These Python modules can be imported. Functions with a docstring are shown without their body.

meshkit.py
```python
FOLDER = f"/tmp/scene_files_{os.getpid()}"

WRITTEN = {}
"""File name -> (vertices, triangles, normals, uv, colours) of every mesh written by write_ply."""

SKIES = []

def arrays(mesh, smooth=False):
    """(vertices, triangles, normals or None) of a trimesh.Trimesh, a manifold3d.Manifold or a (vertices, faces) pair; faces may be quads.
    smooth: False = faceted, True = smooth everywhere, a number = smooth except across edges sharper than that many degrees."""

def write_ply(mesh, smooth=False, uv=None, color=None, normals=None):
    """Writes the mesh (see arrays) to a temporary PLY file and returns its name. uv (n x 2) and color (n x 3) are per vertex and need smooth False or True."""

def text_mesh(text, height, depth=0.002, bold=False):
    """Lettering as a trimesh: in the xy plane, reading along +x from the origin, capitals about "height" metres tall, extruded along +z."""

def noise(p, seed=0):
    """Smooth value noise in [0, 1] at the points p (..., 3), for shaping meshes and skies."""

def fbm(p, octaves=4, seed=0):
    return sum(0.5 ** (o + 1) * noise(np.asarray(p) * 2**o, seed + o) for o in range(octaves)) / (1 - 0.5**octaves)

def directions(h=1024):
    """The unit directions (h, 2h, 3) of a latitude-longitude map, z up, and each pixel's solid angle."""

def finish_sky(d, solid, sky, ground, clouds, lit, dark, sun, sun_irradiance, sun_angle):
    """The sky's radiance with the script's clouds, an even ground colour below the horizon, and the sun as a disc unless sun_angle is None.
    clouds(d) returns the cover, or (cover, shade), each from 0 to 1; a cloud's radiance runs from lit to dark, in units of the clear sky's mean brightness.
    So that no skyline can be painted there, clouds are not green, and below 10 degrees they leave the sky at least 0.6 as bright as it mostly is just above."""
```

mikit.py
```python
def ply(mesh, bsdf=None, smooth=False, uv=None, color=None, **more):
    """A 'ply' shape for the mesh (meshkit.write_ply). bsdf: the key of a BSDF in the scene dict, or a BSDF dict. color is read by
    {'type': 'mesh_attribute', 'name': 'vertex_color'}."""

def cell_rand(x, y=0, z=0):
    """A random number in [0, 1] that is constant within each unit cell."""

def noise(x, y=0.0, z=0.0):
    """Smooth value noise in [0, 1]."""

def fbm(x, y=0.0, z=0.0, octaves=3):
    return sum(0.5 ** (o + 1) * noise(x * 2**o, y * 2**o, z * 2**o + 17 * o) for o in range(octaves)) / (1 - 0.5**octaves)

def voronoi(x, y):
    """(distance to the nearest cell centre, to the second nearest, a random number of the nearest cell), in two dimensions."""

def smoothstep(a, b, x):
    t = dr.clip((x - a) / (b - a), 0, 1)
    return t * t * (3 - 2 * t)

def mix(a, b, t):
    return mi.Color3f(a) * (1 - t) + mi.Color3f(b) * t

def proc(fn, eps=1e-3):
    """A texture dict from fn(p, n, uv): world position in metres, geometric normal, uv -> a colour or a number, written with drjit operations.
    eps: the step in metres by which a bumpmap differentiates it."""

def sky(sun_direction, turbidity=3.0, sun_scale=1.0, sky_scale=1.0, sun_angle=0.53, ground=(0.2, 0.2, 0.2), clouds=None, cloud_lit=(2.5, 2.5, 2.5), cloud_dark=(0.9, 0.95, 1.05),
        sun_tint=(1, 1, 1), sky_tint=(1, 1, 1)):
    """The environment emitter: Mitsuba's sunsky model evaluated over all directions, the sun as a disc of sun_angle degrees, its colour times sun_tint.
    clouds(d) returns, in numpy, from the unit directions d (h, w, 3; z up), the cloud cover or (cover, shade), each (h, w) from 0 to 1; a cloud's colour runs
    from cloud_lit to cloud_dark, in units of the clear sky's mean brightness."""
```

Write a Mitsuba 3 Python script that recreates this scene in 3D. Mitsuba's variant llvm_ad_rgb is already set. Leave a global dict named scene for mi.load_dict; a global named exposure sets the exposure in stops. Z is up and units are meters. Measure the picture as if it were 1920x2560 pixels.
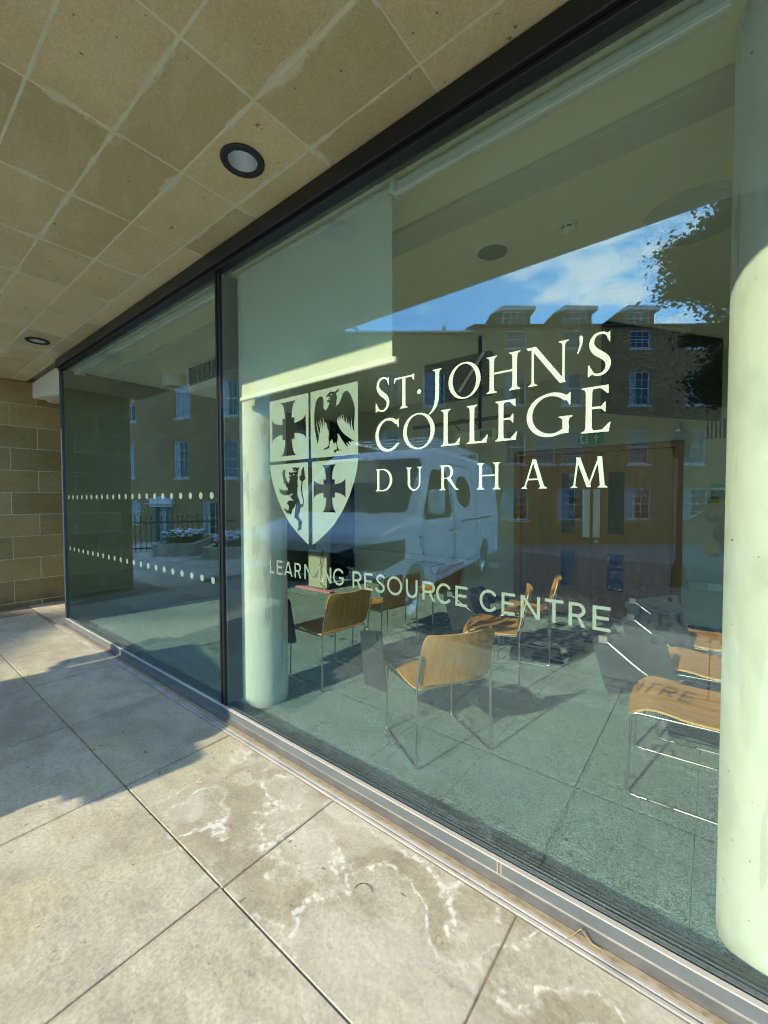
import math, random
import numpy as np, trimesh, manifold3d as m3
import mitsuba as mi, drjit as dr, mikit, meshkit
from shapely.geometry import Polygon, LineString, Point, box as sbox
from shapely.ops import unary_union
from shapely import affinity
from mikit import noise, fbm, voronoi, smoothstep, mix, cell_rand

scene, labels = {}, {}
T = mi.ScalarTransform4f
rng = random.Random(7)

# ------------------------------------------------------------------ camera, sky, exposure
YAW, PITCH, ROLL = -0.6698, -0.0316, -0.0025
CAM = np.array([0.0, -1.5625, 1.5])
fw = np.array([math.sin(YAW) * math.cos(PITCH), math.cos(YAW) * math.cos(PITCH), math.sin(PITCH)])
rt = np.array([math.cos(YAW), -math.sin(YAW), 0.0])
up = np.cross(rt, fw)
up = -rt * math.sin(ROLL) + up * math.cos(ROLL)
scene['camera'] = {'type': 'perspective', 'fov': 2 * math.degrees(math.atan(960 / 1047.81)), 'fov_axis': 'x',
                   'near_clip': 0.01, 'far_clip': 3000.0,
                   'to_world': T().look_at(origin=CAM.tolist(), target=(CAM + fw).tolist(), up=up.tolist())}
SUN = np.array([-0.1477, -0.8629, 0.4834]); SUN = SUN / np.linalg.norm(SUN)


def clouds(d):
    c = meshkit.fbm(d * np.array([4.0, 4.0, 10.0]), 5, 6)
    f = meshkit.fbm(d * np.array([15.0, 15.0, 34.0]) + 9, 5, 8)
    g = 0.55 * c + 0.45 * f
    bank = meshkit.fbm(d * 1.7 + 4.4, 2, 27)                # broad banks of broken cloud and clear lanes between them
    near = np.exp(-((1 - d @ SUN) / 0.02))                  # thin cloud drifting about the sun
    cover = np.clip((g + 0.30 * (bank - 0.5) + 0.16 * near - 0.55) / 0.14, 0, 1) ** 1.3
    return cover * 0.85, np.clip((f - 0.45) * 1.4, 0, 1) * 0.4


scene['sky'] = mikit.sky(SUN.tolist(), turbidity=2.0, clouds=clouds, ground=(0.22, 0.21, 0.19), cloud_lit=(4.2, 4.1, 3.7), cloud_dark=(1.6, 1.65, 1.7), sun_scale=1.08, sky_scale=2.6, sun_tint=(0.96, 1.06, 1.16), sky_tint=(0.56, 1.0, 1.28))
exposure = 2.3


# ------------------------------------------------------------------ helpers
def rgb(*c):
    return {'type': 'rgb', 'value': list(c)}


def mat(name, d, two=True):
    scene['mat_' + name] = {'type': 'twosided', 'bsdf': d} if two else d
    return 'mat_' + name


def pr(color, rough=0.5, metallic=0.0, spec=0.5, **k):
    c = rgb(*color) if isinstance(color, (tuple, list)) else mikit.proc(color)
    return {'type': 'principled', 'base_color': c, 'roughness': rough, 'metallic': metallic, 'specular': spec, **k}


def bump(d, fn, scale, eps=1e-3):
    return {'type': 'bumpmap', 'arbitrary': mikit.proc(fn, eps), 'scale': scale, 'bsdf': d}


def numbered(key):
    if key not in scene and key not in labels:
        return key
    n = 1
    while f'{key}_{n:03d}' in scene or f'{key}_{n:03d}' in labels:
        n += 1
    return f'{key}_{n:03d}'


def add(key, mesh, bsdf, smooth=False, tw=None, **more):
    key = numbered(key)
    d = mesh if isinstance(mesh, dict) else mikit.ply(mesh, bsdf, smooth=smooth, **more)
    if tw is not None:
        d = {**d, 'to_world': tw}
    scene[key] = d
    return key


def tag(key, label=None, cat=None, group=None, kind=None):
    e = {k: v for k, v in (('label', label), ('category', cat), ('group', group), ('kind', kind)) if v}
    labels[key] = e
    return key


def bx(x0, x1, y0, y1, z0, z1):
    m = trimesh.creation.box(extents=(x1 - x0, y1 - y0, z1 - z0))
    m.apply_translation(((x0 + x1) / 2, (y0 + y1) / 2, (z0 + z1) / 2))
    return m


def bevel_box(x0, x1, y0, y1, z0, z1, b):
    pts = []
    for dx, dy, dz in ((b, 0, 0), (0, b, 0), (0, 0, b)):
        dx, dy, dz = (b - dx, b - dy, b - dz)
        for x in (x0 + dx, x1 - dx):
            for y in (y0 + dy, y1 - dy):
                for z in (z0 + dz, z1 - dz):
                    pts.append((x, y, z))
    m = m3.Manifold.hull_points(np.array(pts, float)) if hasattr(m3.Manifold, 'hull_points') else None
    return tm(m)


def tm(m):
    q = m.to_mesh()
    return trimesh.Trimesh(q.vert_properties[:, :3], q.tri_verts, process=False)


def cat_(*ms):
    return trimesh.util.concatenate([m for m in ms])


def tube(pts, r, sides=8, closed=False, cap=True):
    p = np.asarray(pts, float)
    n = len(p)
    rr = np.broadcast_to(np.asarray(r, float), (n,))
    t = np.gradient(p, axis=0)
    t /= np.linalg.norm(t, axis=1, keepdims=True) + 1e-12
    a = np.cross(t[0], [0, 0, 1.0] if abs(t[0][2]) < 0.9 else [1.0, 0, 0])
    a /= np.linalg.norm(a)
    ring = []
    ang = np.arange(sides) * 2 * np.pi / sides
    for i in range(n):
        a = a - t[i] * np.dot(a, t[i])
        a /= np.linalg.norm(a) + 1e-12
        b = np.cross(t[i], a)
        ring.append(p[i] + rr[i] * (np.cos(ang)[:, None] * a + np.sin(ang)[:, None] * b))
    v = np.vstack(ring)
    f = []
    for i in range(n - 1):
        for j in range(sides):
            k = (j + 1) % sides
            q = (i * sides + j, i * sides + k, (i + 1) * sides + k, (i + 1) * sides + j)
            f += [(q[0], q[1], q[2]), (q[0], q[2], q[3])]
    if cap:
        v = np.vstack([v, p[0], p[-1]])
        for j in range(sides):
            k = (j + 1) % sides
            f += [(n * sides, k, j), (n * sides + 1, (n - 1) * sides + j, (n - 1) * sides + k)]
    return trimesh.Trimesh(v, f, process=False)


def fillet(pts, r, seg=5):
    """A polyline with its corners rounded."""
    pts = [np.asarray(q, float) for q in pts]
    out = [pts[0]]
    for a, b, c in zip(pts, pts[1:], pts[2:]):
        u, w = a - b, c - b
        lu, lw = np.linalg.norm(u), np.linalg.norm(w)
        q = min(r, lu * 0.45, lw * 0.45)
        s, e = b + u / lu * q, b + w / lw * q
        for k in range(seg + 1):
            f = k / seg
            out.append((1 - f) ** 2 * s + 2 * f * (1 - f) * b + f * f * e)
    out.append(pts[-1])
    return np.array(out)


def polys(g):
    return [q for q in getattr(g, 'geoms', [g]) if q.geom_type == 'Polygon' and q.area > 1e-9]


def extrude(g, depth):
    return trimesh.util.concatenate([trimesh.creation.extrude_polygon(q, depth, engine='earcut') for q in polys(g)])


STAND = np.array([[1, 0, 0, 0], [0, 0, -1, 0], [0, 1, 0, 0], [0, 0, 0, 1.0]])


def stand(g, y, depth):
    """A flat shape drawn in (x, z) as an upright plate whose back is at y, reaching to y - depth."""
    m = extrude(g, depth)
    m.apply_transform(STAND)
    m.apply_translation((0, y, 0))
    return m


def lathe(profile, n=48):
    return trimesh.creation.revolve(np.array(profile, float), sections=n)


def move(m, x=0, y=0, z=0):
    m = m.copy()
    m.apply_translation((x, y, z))
    return m


def xf(m, M):
    m = m.copy()
    m.apply_transform(M)
    return m


def rotz(a):
    return trimesh.transformations.rotation_matrix(a, [0, 0, 1])


def frame2d(o, ex, ey):
    M = np.eye(4)
    M[:2, 0], M[:2, 1], M[:2, 3] = ex, ey, o
    return M


def T4(M):
    return T(np.asarray(M, float).tolist())


def grid_mesh(P, closed_u=False):
    """Quads over an (n, m, 3) array of points."""
    n, m = P.shape[:2]
    i, j = np.meshgrid(np.arange(n - 1), np.arange(m - 1), indexing='ij')
    a = i * m + j
    f = np.stack([a, a + 1, a + m + 1, a + m], -1).reshape(-1, 4)
    return trimesh.Trimesh(P.reshape(-1, 3), np.vstack([f[:, [0, 1, 2]], f[:, [0, 2, 3]]]), process=False)


# ------------------------------------------------------------------ materials
TX0, TSX, TY0, TSY = -1.5315, 0.617, -0.1856, 0.3055
SOFFIT_Z, SOFFIT_EDGE = 3.15, -1.44


def near_joint(v, v0, s):
    q = (v - v0) / s
    return dr.abs(q - dr.round(q)) * s


def soffit_col(p, n, uv):
    w = fbm(p.x * 3.1, p.y * 3.1, 1.7, 4)
    smear = noise(p.x * 5.3, p.y * 6.1, 9.0)
    d = dr.minimum(near_joint(p.x + 0.02 * (noise(p.x * 9, p.y * 9, 3.0) - 0.5), TX0, TSX), near_joint(p.y, TY0, TSY))
    m = (1 - smoothstep(0.5, 1.0, d / (0.004 + 0.07 * smear * smear * smear * fbm(p.x * 17, p.y * 17, 6.0, 3)))) * smoothstep(0.42, 0.5, fbm(p.x * 24, p.y * 24, 4.0, 3) * 0.6 + smear * 0.35)
    fine = fbm(p.x * 170, p.y * 170, 2.0, 2)
    tile = cell_rand(dr.floor((p.x - TX0) / TSX), dr.floor((p.y - TY0) / TSY), 3)
    c = mix((0.55, 0.43, 0.225), (0.63, 0.505, 0.285), smoothstep(0.25, 0.75, w)) * (0.84 + 0.32 * tile)
    c = c * (0.86 + 0.28 * fine)
    streak = smoothstep(0.60, 0.68, fbm(p.x * 5.0 + 3, p.y * 13.0 + p.x * 4, 7.0, 5)) * 0.4
    c = mix(c, (0.66, 0.60, 0.43), dr.minimum(m * 0.75 + streak * 0.4, 1.0))
    speck = smoothstep(0.93, 0.95, noise(p.x * 31, p.y * 31, 11.0)) * smoothstep(0.62, 0.8, noise(p.x * 110, p.y * 110, 1.0))
    return mix(c, (0.10, 0.08, 0.045), speck * 0.8)


mat('soffit_stone', bump(pr(soffit_col, 0.9, spec=0.2), lambda p, n, uv: fbm(p.x * 40, p.y * 40, p.z * 40, 3), 0.002))
mat('mortar', pr(lambda p, n, uv: mix((0.60, 0.53, 0.35), (0.78, 0.71, 0.52), fbm(p.x * 18, p.y * 18, p.z * 18, 3)), 0.95, spec=0.1))


def wallstone_col(p, n, uv):
    w = fbm(p.y * 4, p.z * 7, p.x * 3, 4)
    b = cell_rand(dr.floor((p.z - 0.067) / 0.3066), dr.floor((p.y + 0.22) / 0.6 + 0.5 * dr.floor((p.z - 0.067) / 0.3066)), 5)
    f = fbm(p.y * 50, p.z * 90, p.x * 50, 2)
    c = mix((0.32, 0.22, 0.085), (0.43, 0.315, 0.14), w) * (0.82 + 0.36 * b) * (0.85 + 0.3 * f)
    damp = (1 - smoothstep(0.04, 0.3, p.z + 0.12 * noise(p.y * 6, p.z * 2, 1.0))) * 0.6
    return mix(c, (0.055, 0.048, 0.03), damp)


mat('wall_stone', bump(pr(wallstone_col, 0.9, spec=0.2), lambda p, n, uv: fbm(p.x * 40, p.y * 40, p.z * 40, 3), 0.002))
mat('wall_mortar', pr((0.62, 0.53, 0.36), 0.95, spec=0.1))


def paving_col(p, n, uv):
    w = fbm(p.x * 1.7 + 4, p.y * 2.1, 0.3, 4)
    f = fbm(p.x * 7, p.y * 11 + 0.4 * p.x, 5.0, 4)
    g = fbm(p.x * 120, p.y * 120, 1.0, 2)
    slab = cell_rand(dr.floor((p.x + 1.4676) / 0.9309), dr.floor((p.y + 0.721) / 0.93), 2)
    c = mix((0.325, 0.292, 0.225), (0.455, 0.418, 0.33), smoothstep(0.3, 0.7, 0.6 * w + 0.4 * f))
    c = mix(c, (0.47, 0.43, 0.25), smoothstep(0.55, 0.75, fbm(p.x * 3 + 11, p.y * 3, 2.0, 3)) * 0.35)
    c = c * (0.89 + 0.18 * slab) * (0.80 + 0.40 * g)
    # natural bedding lines and stains of the flags
    lines = smoothstep(0.5, 0.95, 1 - dr.abs(fbm(p.x * 2.2 + 30, p.y * 2.6, 4.0, 4) - 0.5) * 24)
    c = mix(c, (0.26, 0.205, 0.135), lines * 0.16)
    # white tide marks of efflorescence on the row of flags next to the window
    zone = smoothstep(-0.86, -0.6, p.y + 0.12 * (noise(p.x * 4, p.y * 4, 8.0) - 0.5)) * smoothstep(-2.35, -1.9, p.x)
    e = fbm(p.x * 1.9 + 1.3, p.y * 1.9 + 5.1, 6.0, 6)
    ring = dr.maximum(smoothstep(0.0, 1.0, 1 - dr.abs(e - 0.46) * 40), 0.7 * smoothstep(0.0, 1.0, 1 - dr.abs(e - 0.585) * 60))
    grain = smoothstep(0.42, 0.62, fbm(p.x * 60, p.y * 60, 3.0, 4)) * smoothstep(0.32, 0.55, fbm(p.x * 6.5, p.y * 6.5, 12.0, 3))
    wet = smoothstep(0.46, 0.5, e) * (1 - smoothstep(0.55, 0.59, e))
    c = mix(c, c * mi.Color3f(0.86, 0.83, 0.78), wet * zone)
    c = mix(c, (0.74, 0.72, 0.67), dr.minimum(ring * zone * grain * 0.85 + ring * zone * 0.16, 0.62))
    swirl = smoothstep(0.52, 0.62, fbm(p.x * 3.3 + 2.0 * e, p.y * 3.3, 14.0, 4)) * zone
    c = mix(c, (0.62, 0.59, 0.53), swirl * 0.28)
    spots = smoothstep(0.86, 0.9, noise(p.x * 19, p.y * 19, 2.0)) * smoothstep(0.75, 0.9, noise(p.x * 55, p.y * 55, 7.0))
    grit = smoothstep(0.74, 0.86, noise(p.x * 135 + 3 * noise(p.x * 20, p.y * 20, 1.0), p.y * 150, 5.0)) * smoothstep(0.48, 0.72, fbm(p.x * 6, p.y * 6, 15.0, 3))
    c = mix(c, c * 0.72, grit * 0.7)
    edge = 1 - smoothstep(0.0, 0.03, dr.minimum(near_joint(p.x, -1.4676, 0.9309), near_joint(p.y, -0.721, 0.93)) + 0.025 * fbm(p.x * 14, p.y * 14, 2.0, 3))
    c = mix(c, c * mi.Color3f(0.70, 0.68, 0.64), edge * 0.55)
    return mix(c, (0.10, 0.085, 0.06), spots * 0.7)


def paving_h(p, n, uv):
    return fbm(p.x * 9, p.y * 12, 1.0, 4) * 0.7 + fbm(p.x * 55, p.y * 55, 4.0, 3) * 0.3


mat('paving', bump(pr(paving_col, 0.82, spec=0.25), paving_h, 0.007))
mat('joint', pr(lambda p, n, uv: mix((0.12, 0.10, 0.075), (0.30, 0.25, 0.19), fbm(p.x * 25, p.y * 25, 1.0, 3)), 0.95, spec=0.1))
mat('mastic', bump(pr(lambda p, n, uv: mix((0.22, 0.175, 0.12), (0.36, 0.30, 0.215), fbm(p.x * 40, p.y * 60, 1.0, 3)), 0.95, spec=0.1), lambda p, n, uv: fbm(p.x * 60, p.y * 60, 1.0, 3), 0.006))
mat('frame_black', pr((0.012, 0.013, 0.014), 0.32))
mat('frame_grey', pr((0.055, 0.06, 0.062), 0.4))
mat('sill_paint', pr(lambda p, n, uv: mix((0.085, 0.105, 0.12), (0.12, 0.14, 0.15), fbm(p.x * 6, p.z * 20, 0.0, 3)), 0.45, spec=0.4))
mat('flashing', pr(lambda p, n, uv: mix((0.10, 0.105, 0.105), (0.19, 0.185, 0.175), fbm(p.x * 16, p.y * 30, 0.0, 4)), 0.55, metallic=0.3))
mat('sill_cap', pr((0.40, 0.37, 0.33), 0.5))
mat('drain_edge', pr(lambda p, n, uv: mix((0.25, 0.24, 0.22), (0.50, 0.49, 0.46), fbm(p.x * 9, p.y * 30, 0.0, 4)), 0.5))
mat('steel', pr((0.72, 0.72, 0.7), 0.28, metallic=0.9))
mat('glass', {'type': 'thindielectric', 'int_ior': 1.98, 'ext_ior': 1.0, 'specular_reflectance': rgb(0.58, 0.81, 0.98), 'specular_transmittance': rgb(0.88, 1.0, 0.92)}, two=False)
mat('vinyl_white', pr((0.68, 0.69, 0.62), 0.7, spec=0.2))
mat('vinyl_frost', pr((0.30, 0.33, 0.30), 0.7, spec=0.2))


def carpet_col(p, n, uv):
    a = noise(p.x * 330, p.y * 430, 1.0)
    b = fbm(p.x * 170 + 60 * noise(p.x * 8, p.y * 8, 0.0), p.y * 230, 2.0, 3)
    t = smoothstep(0.30, 0.70, 0.5 * a + 0.5 * b)
    w = fbm(p.x * 2.2, p.y * 2.2, 9.0, 3)
    c = mix((0.022, 0.038, 0.040), (0.27, 0.345, 0.355), t) * (0.86 + 0.28 * w)
    return mix(c, (0.21, 0.14, 0.08), smoothstep(0.78, 0.9, noise(p.x * 3 + 2, p.y * 9, 5.0)) * smoothstep(0.5, 0.9, a) * 0.35)


mat('carpet', pr(carpet_col, 0.98, spec=0.05, sheen=0.3))
mat('carpet_gap', pr((0.03, 0.035, 0.033), 0.98, spec=0.05))
mat('ceiling_paint', pr((0.74, 0.70, 0.52), 0.85, spec=0.2))
mat('ceiling_dark', pr((0.55, 0.53, 0.43), 0.85, spec=0.2))
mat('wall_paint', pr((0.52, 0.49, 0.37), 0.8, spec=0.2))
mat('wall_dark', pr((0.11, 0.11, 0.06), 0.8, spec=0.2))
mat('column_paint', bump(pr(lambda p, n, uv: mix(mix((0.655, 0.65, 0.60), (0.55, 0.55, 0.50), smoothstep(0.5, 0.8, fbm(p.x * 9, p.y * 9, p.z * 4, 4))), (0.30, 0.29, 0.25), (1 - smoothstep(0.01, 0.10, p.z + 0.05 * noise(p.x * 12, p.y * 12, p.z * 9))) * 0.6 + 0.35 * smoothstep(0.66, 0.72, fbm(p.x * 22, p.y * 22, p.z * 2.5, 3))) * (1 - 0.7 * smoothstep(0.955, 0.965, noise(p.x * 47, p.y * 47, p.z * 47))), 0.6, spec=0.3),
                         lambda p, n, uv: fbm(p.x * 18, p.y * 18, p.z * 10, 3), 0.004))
mat('blind_fabric', pr((0.60, 0.59, 0.49), 0.9, spec=0.1))
mat('white_metal', pr((0.68, 0.67, 0.6), 0.4))
mat('grey_grille', pr((0.22, 0.23, 0.19), 0.7))
mat('dark_plastic', pr((0.018, 0.018, 0.02), 0.4))
mat('screen_black', pr((0.006, 0.006, 0.007), 0.08, spec=0.6))


def wood(a, b, su, sv):
    def f(p, n, uv):
        g = fbm(uv.x * su + 2.5 * noise(uv.x * 5, uv.y * 1.6, 1.0), uv.y * sv, 3.0, 4)
        fine = noise(uv.x * su * 5, uv.y * sv * 1.6, 7.0)
        return mix(a, b, smoothstep(0.2, 0.8, 0.7 * g + 0.3 * fine))
    return f


mat('veneer', pr(wood((0.35, 0.155, 0.038), (0.48, 0.24, 0.068), 34, 2.2), 0.3, spec=0.5, clearcoat=0.3, clearcoat_gloss=0.9))
mat('ply_edge', pr((0.55, 0.33, 0.12), 0.5))
mat('door_wood', pr(lambda p, n, uv: mix((0.29, 0.11, 0.020), (0.42, 0.18, 0.040), fbm(p.x * 30 + 3 * noise(p.x * 3, p.y, p.z), p.y * 30, p.z * 1.6, 4)), 0.4))
mat('chrome', {'type': 'roughconductor', 'material': 'Cr', 'alpha': 0.09, 'distribution': 'ggx'})
mat('mirror_alu', {'type': 'roughconductor', 'material': 'Al', 'alpha': 0.05, 'distribution': 'ggx'})
mat('tablet', pr((0.03, 0.036, 0.042), 0.35, spec=0.5))
mat('sign_green', pr((0.01, 0.40, 0.22), 0.5))
mat('sign_white', pr((0.72, 0.74, 0.70), 0.5))
mat('sign_blue', pr((0.01, 0.06, 0.16), 0.5))
mat('sign_yellow', pr((0.42, 0.32, 0.02), 0.5))
mat('pink_vinyl', pr((0.45, 0.17, 0.22), 0.6))
mat('panel_grey', pr((0.30, 0.32, 0.25), 0.7))
mat('white_paint', pr((0.84, 0.85, 0.85), 0.22, spec=0.6, clearcoat=1.0, clearcoat_gloss=0.96))
mat('rubber', pr((0.02, 0.02, 0.021), 0.8, spec=0.2))
mat('car_glass', pr((0.012, 0.016, 0.016), 0.04, spec=0.8))
mat('lamp_glass', pr((0.05, 0.055, 0.06), 0.05, spec=0.9))
mat('lamp_reflector', pr((0.92, 0.92, 0.92), 0.3, metallic=1.0))
mat('dry_grass', pr((0.33, 0.25, 0.10), 0.7))
mat('plate_white', pr((0.62, 0.64, 0.64), 0.4))
mat('text_black', pr((0.01, 0.01, 0.01), 0.5))


def brick_col(p, n, uv):
    row = dr.floor(p.z / 0.075)
    u = (p.x * 0.9 - p.y * 0.42) / 0.225 + 0.5 * row
    r = cell_rand(dr.floor(u), row, 4)
    mz, mu = p.z / 0.075 - row, u - dr.floor(u)
    mort = dr.maximum(smoothstep(0.80, 0.88, mz), smoothstep(0.93, 0.96, mu))
    w = fbm(p.x * 0.5, p.y * 0.5, p.z * 0.6, 3)
    c = mix((0.30, 0.145, 0.045), (0.50, 0.305, 0.115), dr.clip(0.65 * r + 0.5 * w - 0.08, 0, 1))
    return mix(c, (0.36, 0.31, 0.23), mort * 0.55)


mat('brick', pr(brick_col, 0.92, spec=0.15))
mat('slate', pr(lambda p, n, uv: mix((0.06, 0.055, 0.05), (0.13, 0.115, 0.1), cell_rand(dr.floor(p.x * 4 + 2 * dr.floor(p.z * 6)), dr.floor(p.z * 6), dr.floor(p.y * 4))), 0.75))
mat('joinery', pr((0.66, 0.62, 0.55), 0.45))
mat('pane_dark', pr((0.02, 0.024, 0.022), 0.05, spec=0.7))
mat('curtain', pr((0.45, 0.44, 0.4), 0.9))
mat('door_green', pr((0.12, 0.16, 0.13), 0.5))
mat('iron', pr((0.012, 0.013, 0.013), 0.45))
mat('leaf', {'type': 'principledthin', 'base_color': mikit.proc(lambda p, n, uv: mix((0.02, 0.04, 0.012), (0.06, 0.085, 0.024), noise(p.x * 1.3, p.y * 1.3, p.z * 1.3)) + mix((0.0, 0.0, 0.0), (0.07, 0.02, 0.0), smoothstep(8.0, 11.0, p.z))), 'roughness': 0.6, 'diff_trans': 0.5, 'spec_trans': 0.0}, two=False)
mat('bark', pr((0.09, 0.065, 0.045), 0.9))
mat('petal', pr((0.75, 0.74, 0.74), 0.7))
mat('garden_leaf', pr((0.05, 0.09, 0.025), 0.7))
mat('soil', pr((0.05, 0.04, 0.03), 0.95))
mat('sett', pr(lambda p, n, uv: mix((0.10, 0.10, 0.10), (0.17, 0.165, 0.155), cell_rand(dr.floor(p.x * 5), dr.floor(p.y * 8.3), 1.0)) * (0.8 + 0.4 * fbm(p.x * 30, p.y * 30, 0.0, 2)), 0.85, spec=0.15))
mat('ground', pr(lambda p, n, uv: mix((0.16, 0.15, 0.135), (0.25, 0.235, 0.21), fbm(p.x * 2, p.y * 2, 0.0, 4)), 0.9))
mat('skin', pr((0.60, 0.38, 0.29), 0.5))
mat('shirt', pr((0.022, 0.022, 0.024), 0.9))
mat('trousers', pr((0.03, 0.035, 0.05), 0.9))
mat('hair', pr((0.035, 0.022, 0.014), 0.7))
mat('cable', pr((0.015, 0.015, 0.015), 0.5))

# ------------------------------------------------------------------ ground, street, paving
gx = np.concatenate([np.linspace(-900, -60, 8)[:-1], np.linspace(-60, 60, 81), np.linspace(60, 900, 8)[1:]])
X, Y = np.meshgrid(gx, gx, indexing='ij')
ax = (X * math.sin(YAW)) + (-(Y) * math.cos(YAW))           # metres away from the window along the street's fall
fall = np.clip((ax - 11.5) / 7.0, 0, 1)
Z = -0.10 - 1.35 * fall * fall * (3 - 2 * fall)
scene['ground'] = mikit.ply(grid_mesh(np.stack([X, Y, Z], -1)), 'mat_ground', smooth=True)
tag('ground', 'dull grey ground falling away towards the brick houses', kind='structure')

# paving flags, each a piece of the pavement
PX0, PSX, PY0, PSY = -1.4676, 0.9309, -0.721, 0.93
tag('paving', kind='structure')
scene['paving__bed'] = mikit.ply(bx(-12.2, 3.0, -2.2, 4.3, -0.099, -0.0055), 'mat_joint')
xs = [PX0 + PSX * k for k in range(-11, 6)]
rows = [(-0.118, PY0)] + [(PY0 - PSY * k, PY0 - PSY * (k + 1)) for k in range(0, 2)]
for (ya, yb) in rows:
    yb = max(yb, -2.16)
    for a, b in zip(xs, xs[1:]):
        off = 0.0 if ya > -0.5 else -0.012
        if a < -7.55 and ya > -1.3:
            continue
        add('paving__flag', bevel_box(a + 0.0034 + off, b - 0.0034 + off, yb + 0.0034, ya - 0.0034, -0.06, rng.uniform(-0.0010, 0.0010), 0.003), 'mat_paving')
for k in range(5):                                          # the passage beside the window
    for a, b in ((-7.6, -6.85), (-6.85, -6.14)):
        add('paving__flag', bevel_box(a + 0.004, b - 0.004, -0.07 + 0.85 * k, 0.77 + 0.85 * k, -0.06, 0.0, 0.003), 'mat_paving')
for i in range(9):                                          # the court beyond the stone wall
    for j in range(7):
        a, b = -7.6 - 0.9 * i, -2.2 - 0.9 * j
        if j >= 0 and a < -5:
            add('paving__flag', bevel_box(a - 0.895, a - 0.005, b - 0.895, b - 0.005, -0.14, -0.03 + rng.uniform(-0.003, 0.003), 0.004), 'mat_paving')
for j in range(2):                                          # flags continue towards the street on the right
    for i in range(4):
        a, b = -0.95 + 0.93 * i, -2.345 - 0.87 * j
        add('paving__flag', bevel_box(a + 0.004, a + 0.926, b - 0.866, b - 0.004, -0.14, -0.008 + rng.uniform(-0.002, 0.002), 0.003), 'mat_paving')
tag('kerb', kind='structure')
for k in range(12):
    add('kerb__stone', bevel_box(-7.6 + 0.9 * k + 0.004, -6.7 + 0.9 * k - 0.004, -2.33, -2.165, -0.2, -0.003, 0.012), 'mat_paving')
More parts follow.
